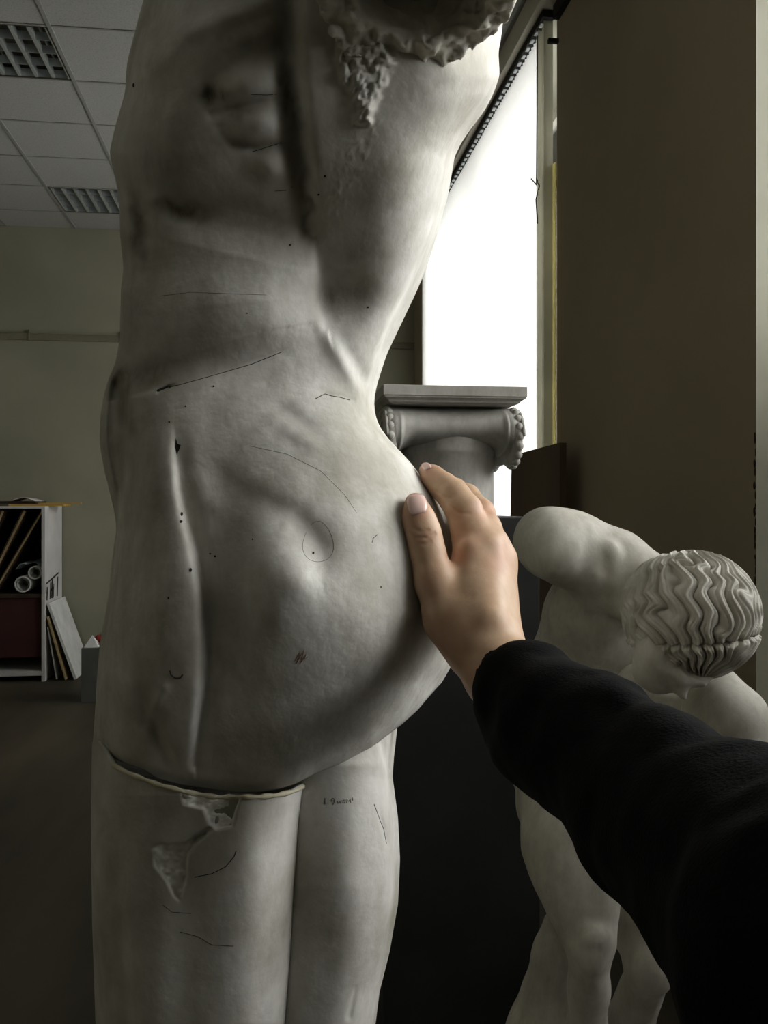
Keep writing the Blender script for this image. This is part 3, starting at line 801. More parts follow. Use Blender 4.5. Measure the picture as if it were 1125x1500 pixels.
circ = [(466 + 22 * math.cos(t) + 3 * math.sin(2 * t), 793 + 30 * math.sin(t)) for t in np.linspace(-2.2, 3.6, 30)]
mark('pencil_mark', [circ], .00016, M_PENCIL, 't', 'thin oval pencil line on the buttock')
mark('pencil_mark', [[(249, 982), (250, 988), (256, 993), (264, 993), (268, 988)]], .0007, M_PENCIL, 't', 'short dark hooked pencil stroke')
mark('pencil_mark', [[(545, 795), (547, 788), (553, 783)]], .0003, M_PENCIL, 't')
mark('pencil_mark', [[(365, 553 + 100), (420, 665), (470, 690), (505, 725), (523, 752)]], .00016, M_PENCIL, 't')
mark('crayon_mark', [[(432, 968), (440, 955), (434, 972), (446, 952), (440, 972), (449, 958), (446, 966), (451, 962)]], .0004, M_RED, 't', 'small faded red crayon scribble')
mark('scratch', [[(232, 434), (280, 428), (330, 430), (390, 432)]], .00018, M_PENCIL, 't')
mark('crack', [[(476, 577), (486, 580), (498, 582), (512, 586)], [(476, 577), (462, 584)]], .0004, M_HOLE, 't', 'short dark hairline crack at the waist')
mark('crack', [[(230, 573), (238, 570), (246, 567)]], .0013, M_HOLE, 't', 'open dark slot in the joint above the pelvis')
mark('crack', [[(246, 567), (262, 564), (330, 545), (370, 533), (412, 516)]], .00035, M_HOLE, 't', 'long thin seam across the small of the back')
for ln in ([(370, 222), (384, 218), (412, 209)], [(402, 280), (418, 279), (428, 274)], [(368, 138), (390, 139), (405, 138)]): mark('crack', [ln], .0003, M_HOLE, 't')
def hole(x, y, w, h, pts=None):
    poly = pts or [(x + w * math.cos(t), y + h * math.sin(t)) for t in np.linspace(0, 2 * math.pi, 9)[:-1]]
    bm = bmesh.new(); top = []; bot = []
    for a, b in poly:
        p, n = hit(a, b, 'tl')
        if p is None: bm.free(); return {}
        n = n if n.dot(Vector(FW)) < 0 else -n
        top.append(bm.verts.new(p + n * .0004)); bot.append(bm.verts.new(p - n * .004))
    bm.faces.new(top); bm.faces.new(bot[::-1])
    for i in range(len(top)): bm.faces.new((top[i], bot[i], bot[(i + 1) % len(top)], top[(i + 1) % len(top)]))
    return bm_obj('hole', bm, M_HOLE, statue)
h_ = hole(0, 0, 0, 0, [(258, 643), (260, 650), (265, 652), (262, 660), (259, 666), (257, 655)]); h_['label'] = 'dark ragged hole at the top of the cleft'
for x, y, w, h in ((279, 835, 2, 3), (265, 764, 2.2, 2), (266, 753, 1.6, 3), (315, 815, 1.5, 1.5), (308, 811, 1.2, 1.2), (249, 568, 1, 1), (313, 566, 1.3, 1.3), (272, 595, 1.2, 1.2), (248, 618, 1.2, 1.6), (425, 359, 1.3, 1.5), (459, 810, 1.5, 1.8), (247, 876, 1.3, 1.5), (539, 450, 1.4, 1.4), (362, 459, 1, 1), (558, 860, 1, 1), (370, 790, 1, 1), (467, 285, 1.6, 1.4), (476, 258, 1.4, 1.8), (196, 125, 1.4, 3.4)):
    hole(x, y, w, h)
# handwriting on the thigh: 1.9 and an illegible word
W = [[(476, 1169), (476, 1178)], [(480, 1178), (480.6, 1178)], [(489, 1173), (486, 1174), (485, 1171), (488, 1169), (490, 1172), (488, 1179)], [(494, 1173), (495, 1177), (497, 1174), (499, 1177), (500, 1172)], [(503, 1172), (502, 1176), (505, 1176), (506, 1172), (503, 1172)], [(508, 1176), (508, 1171), (511, 1174), (513, 1170), (514, 1176)], [(516, 1168), (517, 1173)]]
mark('handwriting', W, .00035, M_PENCIL, 'r', 'tiny pencilled writing on the thigh', 3)
mark('pencil_mark', [[(285, 1285), (310, 1280), (330, 1270), (343, 1255), (346, 1246)]], .0004, M_PENCIL, 'l', 'curved pencil line beside the chip')
mark('pencil_mark', [[(238, 1325), (252, 1336), (280, 1338)], [(264, 1365), (290, 1372), (310, 1384), (342, 1386)]], .0003, M_PENCIL, 'l')
mark('pencil_mark', [[(548, 1178), (556, 1200), (562, 1215), (566, 1236)]], .0004, M_PENCIL, 'r')
# pale yellowed lip along the top of the lower casting
bm = bmesh.new(); jp = []
for x in np.linspace(166, 452, 40):
    y = float(np.interp(x, lr[:, 0], lr[:, 1])); p, n_ = hit(float(x), y + 3.0, 'l')
    if p is not None: jp.append(p + Vector(UP) * .0012 + Vector(FW) * .0006 + Vector((0, 0, .0006 * math.sin(x * .9))))
add_tube(bm, jp, [.0022 + .0006 * math.sin(k * 1.7) for k in range(len(jp))], 8)
o = bm_obj('joint_lip', bm, M_JOINT, statue, True); o['label'] = 'pale yellowed lip of the joint between torso and legs'
# plinth below the frame
M_PLINTH = noisy('plinth_paint', (0.34, 0.33, 0.30, 1), (0.45, 0.44, 0.40, 1), 5)
pc = P(345, 740, .90)
bm = bmesh.new()
add_box(bm, pc[0] - .255, pc[0] + .255, pc[1] - .225, pc[1] + .285, 0, .06, .004); add_box(bm, pc[0] - .25, pc[0] + .25, pc[1] - .22, pc[1] + .28, .06, .36, .003); add_box(bm, pc[0] - .26, pc[0] + .26, pc[1] - .23, pc[1] + .29, .36, .40, .006)
tag(bm_obj('plinth', bm, M_PLINTH), 'low square painted plinth carrying the large plaster figure', 'plinth')
# ================================================================== THE VISITOR'S HAND AND ARM
from mathutils.bvhtree import BVHTree
def skin_mat():
    m, nt, b = newmat('skin'); N = nt.nodes.new; L = nt.links.new
    tc = N('ShaderNodeTexCoord'); n = N('ShaderNodeTexNoise'); n.inputs['Scale'].default_value = 55; n.inputs['Detail'].default_value = 4; L(tc.outputs['Object'], n.inputs['Vector'])
    r = N('ShaderNodeValToRGB'); r.color_ramp.elements[0].position = .35; r.color_ramp.elements[1].position = .65
    r.color_ramp.elements[0].color = (.48, .315, .20, 1); r.color_ramp.elements[1].color = (.56, .39, .255, 1)
    L(n.outputs['Fac'], r.inputs[0])
    at = N('ShaderNodeAttribute'); at.attribute_name = 'red'
    mx = N('ShaderNodeMix'); mx.data_type = 'RGBA'; L(at.outputs['Fac'], mx.inputs['Factor']); L(r.outputs[0], mx.inputs['A']); mx.inputs['B'].default_value = (.50, .23, .155, 1)
    L(mx.outputs['Result'], b.inputs['Base Color']); b.inputs['Roughness'].default_value = .5; b.inputs['Specular IOR Level'].default_value = .35
    b.inputs['Subsurface Weight'].default_value = .12; b.inputs['Subsurface Radius'].default_value = (.006, .002, .001); b.inputs['Subsurface Scale'].default_value = 1.0
    n2 = N('ShaderNodeTexNoise'); n2.inputs['Scale'].default_value = 420; n2.inputs['Detail'].default_value = 3; L(tc.outputs['Object'], n2.inputs['Vector'])
    bp = N('ShaderNodeBump'); bp.inputs['Strength'].default_value = .12; bp.inputs['Distance'].default_value = .0008; L(n2.outputs['Fac'], bp.inputs['Height']); L(bp.outputs[0], b.inputs['Normal'])
    return m
M_SKIN = skin_mat()
M_NAIL = flat('fingernail', (.72, .50, .44), .28, spec=.5)
def J(px, py, d, r): return P(px, py, d), r * d / F      # joint: point + radius given in frame pixels
hp0 = P(745, 985, .735)
person = thing('person', tuple(hp0), "person's right hand in a black sleeve, reaching in to touch the plaster hip", 'person')
g = SDF(P(560, 1160, .60) - .03, P(860, 640, .95) + .05, .0017)
def fing(js, k=.006):
    g.chain([j[0] for j in js], [j[1] for j in js], k)
# forearm and wrist (two bones side by side give the flat section)
fing([J(792, 1052, .665, 46), J(748, 992, .725, 44), J(722, 955, .75, 40)], .02)
fing([J(772, 1075, .665, 44), J(722, 985, .735, 34), J(700, 950, .752, 34)], .02)
# palm: fans out to the four knuckles
mcp = [J(694, 807, .808, 27), J(714, 800, .818, 30), J(729, 822, .832, 27), J(731, 858, .845, 24)]
root = [J(690, 935, .755, 38), J(706, 935, .755, 38), J(720, 940, .758, 36), J(728, 950, .765, 30)]
for a, b in zip(root, mcp): fing([a, b], .018)
fing([J(668, 905, .768, 40), J(690, 850, .795, 30)], .018)          # thumb-side muscle
fing([J(665, 880, .79, 30), J(700, 870, .80, 34)], .02)
# thumb
fing([J(690, 958, .755, 32), J(657, 908, .768, 34), J(637, 850, .778, 29), J(625, 806, .784, 24.5), J(619, 780, .786, 24.5), J(612, 758, .789, 22), J(608, 737, .794, 15.5)], .008)
# web between thumb and index finger
fing([J(648, 868, .782, 22), J(674, 846, .794, 18), J(690, 826, .806, 20)], .010)
# index finger over the hip
fing([mcp[0], J(690, 780, .818, 27), J(680, 749, .828, 25), J(665, 727, .840, 22), J(650, 713, .852, 19), J(634, 699, .865, 16), J(624, 689, .873, 10.5)], .008)
# middle, ring and little fingers curl on behind it
fing([mcp[1], J(709, 776, .838, 25), J(703, 752, .862, 21), J(684, 728, .892, 18), J(666, 716, .915, 15), J(656, 712, .925, 11)], .006)
fing([mcp[2], J(721, 796, .872, 21), J(712, 770, .900, 19), J(694, 750, .930, 16), J(680, 742, .945, 12)], .006)
fing([mcp[3], J(726, 832, .885, 19), J(718, 806, .912, 16), J(704, 790, .935, 13), J(696, 786, .945, 10)], .006)
# knuckle tops and tendons
for x, y, d, r in ((690, 812, .79, 14), (716, 806, .797, 15), (738, 826, .815, 14)):
    p, rr = J(x, y, d, r); g.cone(p, p + UP * .004, rr, rr, .012)
for (a, b) in (((712, 905, .740), (693, 832, .785)), ((722, 905, .742), (717, 828, .792))):
    pa, pb = P(*a), P(*b); g.cone(pa, pb, .004, .004, .02)
# creases of the thumb joint and the index finger
for ln, dd in (([(600, 783), (612, 790), (628, 789), (640, 782)], 0), ([(604, 776), (614, 782), (628, 780)], 0), ([(612, 798), (624, 799), (634, 794)], 0)):
    pass
hand_me = g.mesh('hand', 3)
def rayV(me):
    t = BVHTree.FromPolygons([v.co for v in me.vertices], [p.vertices for p in me.polygons])
    def f(x, y):
        h = t.ray_cast(Vector(CAM), Vector(P(x, y, 1.0) - CAM).normalized()); return (h[0], h[1])
    return f

hr = rayV(hand_me)
# press the creases into the skin
vv = np.empty(len(hand_me.vertices) * 3); hand_me.vertices.foreach_get('co', vv); vv = vv.reshape(-1, 3)
nn = np.array([v.normal for v in hand_me.vertices])
rel = vv - CAM; dd = rel @ FW; qx = 562.5 + F * (rel @ RT) / dd; qy = 740 - F * rel[:, 2] / dd
front = (nn @ FW) < .2
def crease(pts, w, depth):
    d = line_dist(qx, qy, [(x, y, 0) for x, y in pts])[0]
    return np.where(front, depth * np.exp(-(d / w) ** 2), 0)
dep = crease([(600, 781), (610, 787), (626, 788), (637, 782)], 2.0, .0012) + crease([(606, 774), (616, 779), (628, 777)], 1.8, .0009) + crease([(613, 796), (622, 797), (631, 793)], 1.8, .0009) + crease([(660, 742), (672, 752), (688, 752)], 2.2, .0006) + crease([(640, 720), (650, 728), (660, 730)], 2, .0005)
vv = vv - nn * dep[:, None]
hand_me.vertices.foreach_set('co', vv.ravel()); hand_me.update()
red = np.zeros(len(vv))
for cx, cy, rx_, ry_, st in ((609, 740, 22, 24, .75), (622, 785, 26, 14, .35), (624, 690, 20, 14, .5), (668, 815, 22, 14, .55), (690, 790, 30, 16, .35), (735, 815, 22, 26, .45), (715, 745, 24, 20, .4), (625, 850, 20, 40, .3), (655, 950, 40, 50, .35), (700, 1000, 30, 40, .3)):
    red = np.maximum(red, st * np.exp(-((qx - cx) / rx_) ** 2 - ((qy - cy) / ry_) ** 2))
set_attr(hand_me, 'red', red)
hand = link('hand', hand_me, M_SKIN, person, smooth=True)
def nail(pts, lift, thick=.0007):
    """nail plate: grid over a patch of the finger, pts = corner quad tl,tr,br,bl in the frame"""
    tl, tr, br, bl = pts; bm = bmesh.new(); n = 9; G = []
    for i in range(n):
        row = []
        for j in range(n):
            u, w_ = j / (n - 1), i / (n - 1)
            # rounded outline
            uu = (u - .5) * (1 - .35 * abs(2 * w_ - 1) ** 3) + .5
            x = (tl[0] * (1 - uu) + tr[0] * uu) * (1 - w_) + (bl[0] * (1 - uu) + br[0] * uu) * w_
            y = (tl[1] * (1 - uu) + tr[1] * uu) * (1 - w_) + (bl[1] * (1 - uu) + br[1] * uu) * w_
            p, nv_ = hr(x, y)
            row.append(None if p is None else bm.verts.new(p + nv_ * (lift * (1 - .6 * w_) + .0004)))
        G.append(row)
    for i in range(n - 1):
        for j in range(n - 1):
            q = (G[i][j], G[i][j + 1], G[i + 1][j + 1], G[i + 1][j])
            if all(q): bm.faces.new(q)
    ex = bmesh.ops.extrude_face_region(bm, geom=list(bm.faces)); 
    o = bm_obj('fingernail', bm, M_NAIL, hand, True)
    md = o.modifiers.new('solid', 'SOLIDIFY'); md.thickness = thick; md.offset = -1
    return o
nail([(596, 727), (620, 724), (627, 748), (600, 756)], .0008)['label'] = 'short pink thumbnail'
nail([(617, 681), (626, 678), (634, 684), (622, 690)], .0006)

# sleeve
M_SLEEVE = noisy('black_knit', (.0018, .0017, .0019, 1), (.004, .0038, .004, 1), 90, rough=.95, bump=.25, bscale=500, spec=.1)
sj = [J(748, 988, .728, 52), J(775, 1022, .69, 69), J(833, 1078, .625, 91), J(897, 1121, .57, 93), J(951, 1179, .52, 106), J(1000, 1214, .485, 122), J(1080, 1266, .435, 150), J(1160, 1320, .395, 180), J(1300, 1440, .33, 280)]
sp = [j[0] for j in sj]; sr = [j[1] for j in sj]
shoulder = CAM + RT * .26 - FW * .06 - UP * .14
elbow = sp[-1] + RT * .03 - FW * .02 - UP * .03
pts = sp + [elbow, shoulder]; rs = sr + [.074, .085]
g = SDF(np.min(pts, 0) - .12, np.max(pts, 0) + .12, .0038)
g.chain(pts, rs, .03)
for (x, y, d, r) in ((972, 1082, .50, 34), (898, 1030, .575, 24), (742, 1098, .66, 17), (765, 966, .715, 12)):
    p, rr = J(x, y, d, r); g.cone(p - FW * .02, p + FW * .02, rr, rr, .02)
Q = g.all()
axd = (sp[4] - sp[0]); axd /= np.linalg.norm(axd)
tpos = (Q - sp[0]) @ axd
g.v = g.v + .0007 * np.sin(tpos * 110 + 3 * fbm(Q[..., 0] / .06, Q[..., 1] / .06, Q[..., 2] / .06, 2)) * np.clip(tpos / .05, 0, 1) + .002 * fbm(Q[..., 0] / .03, Q[..., 1] / .03, Q[..., 2] / .03, 2)
# open cuff: cut flat at the wrist, hollow round the forearm
cn = axd
cutp = P(742, 983, .728)
cut = -((Q - cutp) @ cn) 
g.v = np.maximum(g.v, cut)
hol = roundcone(Q, sp[0] - axd * .03, sp[2], .0325 * 1.0, .040)
hol = np.maximum(hol, (Q - cutp) @ cn - .05)
g.v = np.maximum(g.v, -hol)
slv = link('sleeve', g.mesh('sleeve', 2), M_SLEEVE, person, smooth=True)
slv['label'] = 'black knitted sleeve with soft folds'
# ================================================================== THE BENDING PLASTER FIGURE ON THE RIGHT
M_PL2 = plaster('greyed_plaster', (0.60, 0.58, 0.52, 1), (0.44, 0.42, 0.36, 1), (0.16, 0.135, 0.10, 1), attr=False, bump=.2, scale=12)
fb = P(880, 740, 1.36); fb[2] = .30
fig = thing('plaster_statue', tuple(fb), 'smaller plaster figure bending forward, curly head bowed, beside the dark wall', 'statue')
g = SDF(P(700, 2000, 1.30) + np.array([-.16, -.30, -.1]), P(1130, 700, 1.45) + np.array([.25, .42, .12]), .0052)
g.lo[2] = .29; g.n[2] = int((P(1130, 700, 1.45)[2] + .12 - .29) / g.step) + 2; g.v = np.full(g.n, 1.0)
def ch(js, k): g.chain([J(*j)[0] for j in js], [J(*j)[1] for j in js], k)
# torso
ch([(868, 900, 1.50, 72), (857, 990, 1.58, 80), (842, 1110, 1.56, 90), (834, 1175, 1.45, 78)], .03)
ch([(955, 930, 1.52, 74), (975, 1010, 1.56, 72), (930, 1110, 1.58, 90), (890, 1190, 1.50, 80)], .04)
# shoulder girdle and neck
ch([(808, 794, 1.40, 52), (838, 806, 1.42, 54), (895, 832, 1.43, 56), (948, 862, 1.40, 48), (985, 900, 1.33, 48)], .02)
ch([(800, 792, 1.42, 44), (806, 800, 1.60, 38), (815, 800, 1.75, 32)], .02)      # arm thrown back
ch([(818, 812, 1.385, 45), (846, 838, 1.40, 24)], .014)                            # pectoral fold
ch([(862, 798, 1.375, 16), (868, 842, 1.378, 13), (866, 885, 1.41, 9)], .016)
ch([(892, 806, 1.372, 14), (898, 850, 1.376, 12), (901, 890, 1.40, 8)], .012)
ch([(900, 870, 1.40, 22), (935, 905, 1.37, 22)], .02)
ch([(940, 1010, 1.40, 40), (988, 1036, 1.36, 26), (1030, 1046, 1.33, 26)], .018)
# left shoulder and arm
ch([(1050, 1040, 1.285, 48), (1066, 1056, 1.27, 55), (1078, 1120, 1.26, 50), (1068, 1220, 1.24, 42), (1035, 1320, 1.21, 33)], .02)
ch([(1035, 1320, 1.21, 33), (1010, 1355, 1.20, 28), (985, 1385, 1.20, 20)], .014)
ch([(1058, 1000, 1.29, 22), (1066, 1056, 1.25, 34)], .02)
# thigh, knee, shin of the near leg
ch([(834, 1160, 1.40, 76), (838, 1240, 1.34, 70), (846, 1290, 1.31, 58), (855, 1335, 1.29, 46), (864, 1380, 1.27, 33), (862, 1450, 1.29, 27), (858, 1560, 1.33, 34), (852, 1720, 1.38, 24)], .02)
ch([(868, 1372, 1.245, 24), (868, 1402, 1.245, 22)], .010); ch([(868, 1412, 1.25, 14), (866, 1440, 1.262, 12)], .010)
p1 = J(852, 1720, 1.38, 24)[0]; ft = p1.copy(); ft[2] = .33; g.cone(p1, ft, .026, .030, .02); g.cone(ft, ft - FW * .14 + RT * .02, .032, .022, .02)
# far leg
ch([(900, 1220, 1.45, 66), (925, 1330, 1.39, 50), (952, 1412, 1.33, 30), (950, 1420, 1.335, 34)], .02)
ch([(950, 1420, 1.34, 30), (922, 1500, 1.42, 34), (910, 1620, 1.50, 28)], .014)
p2 = J(910, 1620, 1.50, 28)[0]; ft = p2 + FW * .10; ft[2] = .33; g.cone(p2, ft, .03, .028, .02); g.cone(ft, ft - FW * .10, .03, .022, .02)
# stump of a tree that supports the cast
st = [(816, 1352, 1.42, 20), (815, 1400, 1.42, 33), (812, 1460, 1.43, 45), (805, 1520, 1.44, 62), (800, 1640, 1.45, 66)]
ch(st, .02); p3 = J(*st[-1])[0]; ft = p3.copy(); ft[2] = .31; g.cone(p3, ft, .072, .09, .02)
# head
HC, HR = J(1012, 897, 1.22, 88)
g.ell(HC + FW * .01, np.stack([RT, FW, UP], 1), (HR * .93, HR * 1.05, HR * .93), .02)
ch([(992, 940, 1.228, 54), (978, 962, 1.208, 44), (964, 984, 1.195, 30)], .02)
ch([(960, 962, 1.185, 30), (957, 982, 1.19, 26), (962, 998, 1.195, 16)], .012)         # jaw and chin
ch([(985, 975, 1.182, 13), (1001, 1020, 1.172, 8)], .008)                            # nose
ch([(960, 968, 1.172, 9), (992, 992, 1.165, 9), (1030, 1000, 1.172, 7)], .012)        # brow
ch([(1030, 975, 1.19, 26), (1020, 995, 1.185, 14)], .012)
g.ell(J(978, 1000, 1.158, 10)[0], np.stack([RT, FW, UP], 1), (.010, .008, .005), .006, True)
ch([(930, 905, 1.20, 10), (928, 930, 1.205, 8)], .006)                              # ear
# navel-side shading and rib arch
for a, b, r in (((830, 1010, 1.385), (870, 1060, 1.36), .006), ((905, 930, 1.385), (890, 1010, 1.38), .006)):
    g.cone(P(*a), P(*b), r, r, .02, True)
g.cone(P(852, 1394, 1.228), P(872, 1391, 1.222), .0025, .002, .006, True)            # crease over the knee
g.v = np.maximum(g.v, .305 - g.all()[..., 2])
Q = g.all(); g.v = g.v + .0012 * fbm(Q[..., 0] / .03, Q[..., 1] / .03, Q[..., 2] / .03, 2)
fig_body = link('body', g.mesh('body', 3), M_PL2, fig, smooth=True)
# hair: wavy locks running from the crown in two tiers
n1, n2 = 420, 520
th = np.linspace(.001, math.pi - .001, n1)[:, None]; ph = np.linspace(0, 2 * math.pi, n2, endpoint=False)[None, :]
C = np.array([.02, .42, .90]); C /= np.linalg.norm(C)          # crown, in (right, away, up)
e1 = np.cross(C, [0, 1, 0]); e1 /= np.linalg.norm(e1); e2 = np.cross(C, e1)
dirs = np.cos(th)[..., None] * C + np.sin(th)[..., None] * (np.cos(ph)[..., None] * e1 + np.sin(ph)[..., None] * e2)
u, b_, v_ = dirs[..., 0], dirs[..., 1], dirs[..., 2]
rho = th + 0 * ph; phi = ph + 0 * th
nzz = fbm(u * 2.2, b_ * 2.2, v_ * 2.2, 2)
tier_v = -.37 + .10 * u
tier = (v_ < tier_v)
xw = phi * 12 + .68 * (1 + .5 * nzz) * np.sin(rho * 13 + 2.0 * nzz + 2.2 * np.sin(phi * 2.0 + .6)) + 1.3 * nzz
xw = np.where(tier, phi * 13 + .8 * np.sin(rho * 13 + 1.5 * nzz + 2.2) + .7 * nzz + .9, xw)
lock = np.abs(np.sin(xw)) ** .8; fine = np.abs(np.sin(xw * 3 + .5 * nzz)) ** .8
amp = .0095 * np.clip((rho - .22) / .5, 0, 1)
disp = amp * (lock - .45) + .0026 * (fine - .5) * np.clip((rho - .1) / .3, 0, 1)
front = (b_ < .25)
disp = disp - .007 * np.exp(-((v_ - tier_v) / .022) ** 2) * front * sm((u + .75) / .2) + .004 * tier * front
lowb = np.interp(u, [-1.0, -.94, -.56, -.13, .3, .8, 1.0], [-.32, -.46, -.68, -.93, -1.0, -.95, -.8])
gone = sm((lowb - v_) / .06) * (b_ < .35)
disp = disp - .05 * gone
curl = np.exp(-((u + .62) / .10) ** 2 - ((v_ - .10) / .13) ** 2); disp = disp - .006 * curl * front
rad3 = np.array([HR * 1.035, HR * 1.17, HR * 1.0])
Vh = HC + FW * .006 + (dirs * rad3)[..., 0:1] * RT + (dirs * rad3)[..., 1:2] * FW + (dirs * rad3)[..., 2:3] * UP
nd = dirs[..., 0:1] * RT + dirs[..., 1:2] * FW + dirs[..., 2:3] * UP
Vh = Vh + nd * disp[..., None]
ii = np.arange(n1 - 1)[:, None] * n2 + np.arange(n2)[None, :]; jj = np.arange(n1 - 1)[:, None] * n2 + (np.arange(n2)[None, :] + 1) % n2
fq = np.stack([ii, jj, jj + n2, ii + n2], -1).reshape(-1, 4)
fl = fq.tolist(); fl.append(list(range(n2))[::-1]); fl.append(list(range((n1 - 1) * n2, n1 * n2)))
hair_me = mesh_np('hair', Vh.reshape(-1, 3), fl)
bmh = bmesh.new(); bmh.from_mesh(hair_me); bmesh.ops.recalc_face_normals(bmh, faces=bmh.faces); bmh.to_mesh(hair_me); bmh.free()
hair = link('hair', hair_me, M_PL2, fig, smooth=True); hair['label'] = 'short wavy carved hair'
bm = bmesh.new(); add_box(bm, fb[0] - .22, fb[0] + .25, fb[1] - .20, fb[1] + .36, 0, .30, .006)
tag(bm_obj('plinth', bm, M_PLINTH), 'low block plinth under the bending plaster figure', 'plinth')
# ================================================================== IONIC CAPITAL ON A DARK STAND
M_CAP = plaster('grey_plaster', (0.52, 0.51, 0.47, 1), (0.40, 0.39, 0.35, 1), (0.16, 0.135, 0.10, 1), attr=False, bump=.15, scale=10)
M_STAND = noisy('dark_grey_paint', (.022, .022, .023, 1), (.034, .034, .035, 1), 4, rough=.55, spec=.3)
cc = P(648, 740, 2.34); CX, CY = cc[0], cc[1]
ZS = CAMZ - .030                       # top of the stand
def zpx(y, d): return CAMZ + (740 - y) / F * d
zt = zpx(565, 2.17); za1 = zpx(580, 2.17); za2 = zpx(590, 2.19)
cap = thing('column_capital', (CX, CY, ZS), 'grey plaster Ionic capital with a short shaft standing on the dark stand before the window', 'capital')
HWX = .182; HWY = .175
bm = bmesh.new()
prof = [(1.0, zt), (1.0, za1), (.985, za1 - .001), (.985, za1 - .004), (.955, za1 - .007), (.925, za2 + .004), (.915, za2), (.86, za2 - .003)]
rings = []
for s_, z in prof:
    rings.append([bm.verts.new((CX + a * HWX * s_, CY + b * HWY * s_, z)) for a, b in ((-1, -1), (1, -1), (1, 1), (-1, 1))])
bm.faces.new(rings[0][::-1]); bm.faces.new(rings[-1])
for a, b in zip(rings, rings[1:]):
    for k in range(4): bm.faces.new((a[k], a[(k + 1) % 4], b[(k + 1) % 4], b[k]))
ab = bm_obj('abacus', bm, M_CAP, cap); md = ab.modifiers.new('b', 'BEVEL'); md.width = .002; md.segments = 2
# pulvinus: rolled cushion, waisted in the middle
bm = bmesh.new(); nx_, na = 64, 48; G = []
for i in range(nx_ + 1):
    x = -1 + 2 * i / nx_
    e = abs(x)
    hgt = .107 + .052 * max(0, (e - .58) / .42) ** 2.0
    ry_ = .146 + .026 * e ** 2.5
    if .80 < e < .845 or .89 < e < .935: hgt += .008; ry_ += .007
    if e > .995: hgt *= .9; ry_ *= .94
    z1 = za2 + .001
    row = []
    for k in range(na):
        a = 2 * math.pi * k / na
        cy, sz = math.cos(a), math.sin(a)
        yy = ry_ * np.sign(cy) * abs(cy) ** .8; zz_ = z1 - hgt / 2 + hgt / 2 * np.sign(sz) * abs(sz) ** .8
        if sz > 0 and abs(cy) > .3: yy *= 1 - .16 * sz * (1 - e ** 2)      # hollow under the abacus
        row.append(bm.verts.new((CX + x * HWX * .90, CY + yy, zz_)))
    G.append(row)
for a, b in zip(G, G[1:]):
    for k in range(na): bm.faces.new((a[k], a[(k + 1) % na], b[(k + 1) % na], b[k]))
bm.faces.new(G[0][::-1]); bm.faces.new(G[-1])
bm_obj('cushion', bm, M_CAP, cap, True)
# volutes at both ends, front and back
for sx in (-1, 1):
    for sy in (-1, 1):
        bm = bmesh.new(); yc = CY + sy * .098; zc_ = za2 - .084; x0 = CX + sx * HWX * .88
        m_ = Matrix.Translation((x0, yc, zc_)) @ Matrix.Rotation(math.pi / 2, 4, 'Y')
        rr_ = .074
        prof = [(rr_ * .9, -.012), (rr_, -.008), (rr_, .008), (rr_ * .9, .013), (rr_ * .80, .010)]
        add_lathe(bm, prof, 40, m_)
        sp_ = []                                   # spiral fillet and eye
        for k in range(70):
            t = k / 69; a = t * 2 * math.pi * 2.3; r_ = rr_ * .88 * (1 - t) ** .9 + .012
            sp_.append((x0 + sx * .013, yc + r_ * math.cos(a) * sy, zc_ + r_ * math.sin(a)))
        add_tube(bm, sp_, .0045, 8)
        bmesh.ops.create_uvsphere(bm, u_segments=14, v_segments=8, radius=.012, matrix=Matrix.Translation((x0 + sx * .013, yc, zc_)))
        for k in range(18):                        # scalloped rim
            a = 2 * math.pi * k / 18
            bmesh.ops.create_uvsphere(bm, u_segments=10, v_segments=6, radius=.0115, matrix=Matrix.Translation((x0 + sx * .004, yc + .070 * math.cos(a), zc_ + .070 * math.sin(a))))
        bm_obj('volute', bm, M_CAP, cap, True)
bm = bmesh.new()
add_lathe(bm, [(.122, ZS), (.122, ZS + .02), (.119, ZS + .03), (.119, za2 - .13), (.124, za2 - .122), (.127, za2 - .112), (.124, za2 - .102), (.132, za2 - .08), (.13, za2 - .05)], 64, Matrix.Translation((CX + .018, CY, 0)))
bm_obj('shaft', bm, M_CAP, cap, True)
sx0 = P(560, 740, 2.12)[0]; sx1 = P(797, 740, 2.12)[0]
bm = bmesh.new(); add_box(bm, sx0, sx1, CY - .215, CY + .215, 0, ZS, .004)
tag(bm_obj('display_stand', bm, M_STAND), 'tall dark grey box stand under the Ionic capital', 'stand')
# brown board leaning by the window
M_BOARD = noisy('brown_board', lin(92, 76, 60), lin(108, 90, 72), 3, rough=.8, stretch=(1, 1, .3))
bm = bmesh.new(); q = []
zb_ = CAMZ + .262
for x in (1.262, 1.292):
    q.append([bm.verts.new(p) for p in ((x, 4.60, 0), (x, 3.70, 0), (x, 3.70, zb_ + .012), (x, 4.47, zb_))])
bm.faces.new(q[0]); bm.faces.new(q[1][::-1])
for k in range(4): bm.faces.new((q[0][k], q[1][k], q[1][(k + 1) % 4], q[0][(k + 1) % 4]))
tag(bm_obj('board', bm, M_BOARD), 'plain brown board propped upright against the window side behind the capital', 'board')
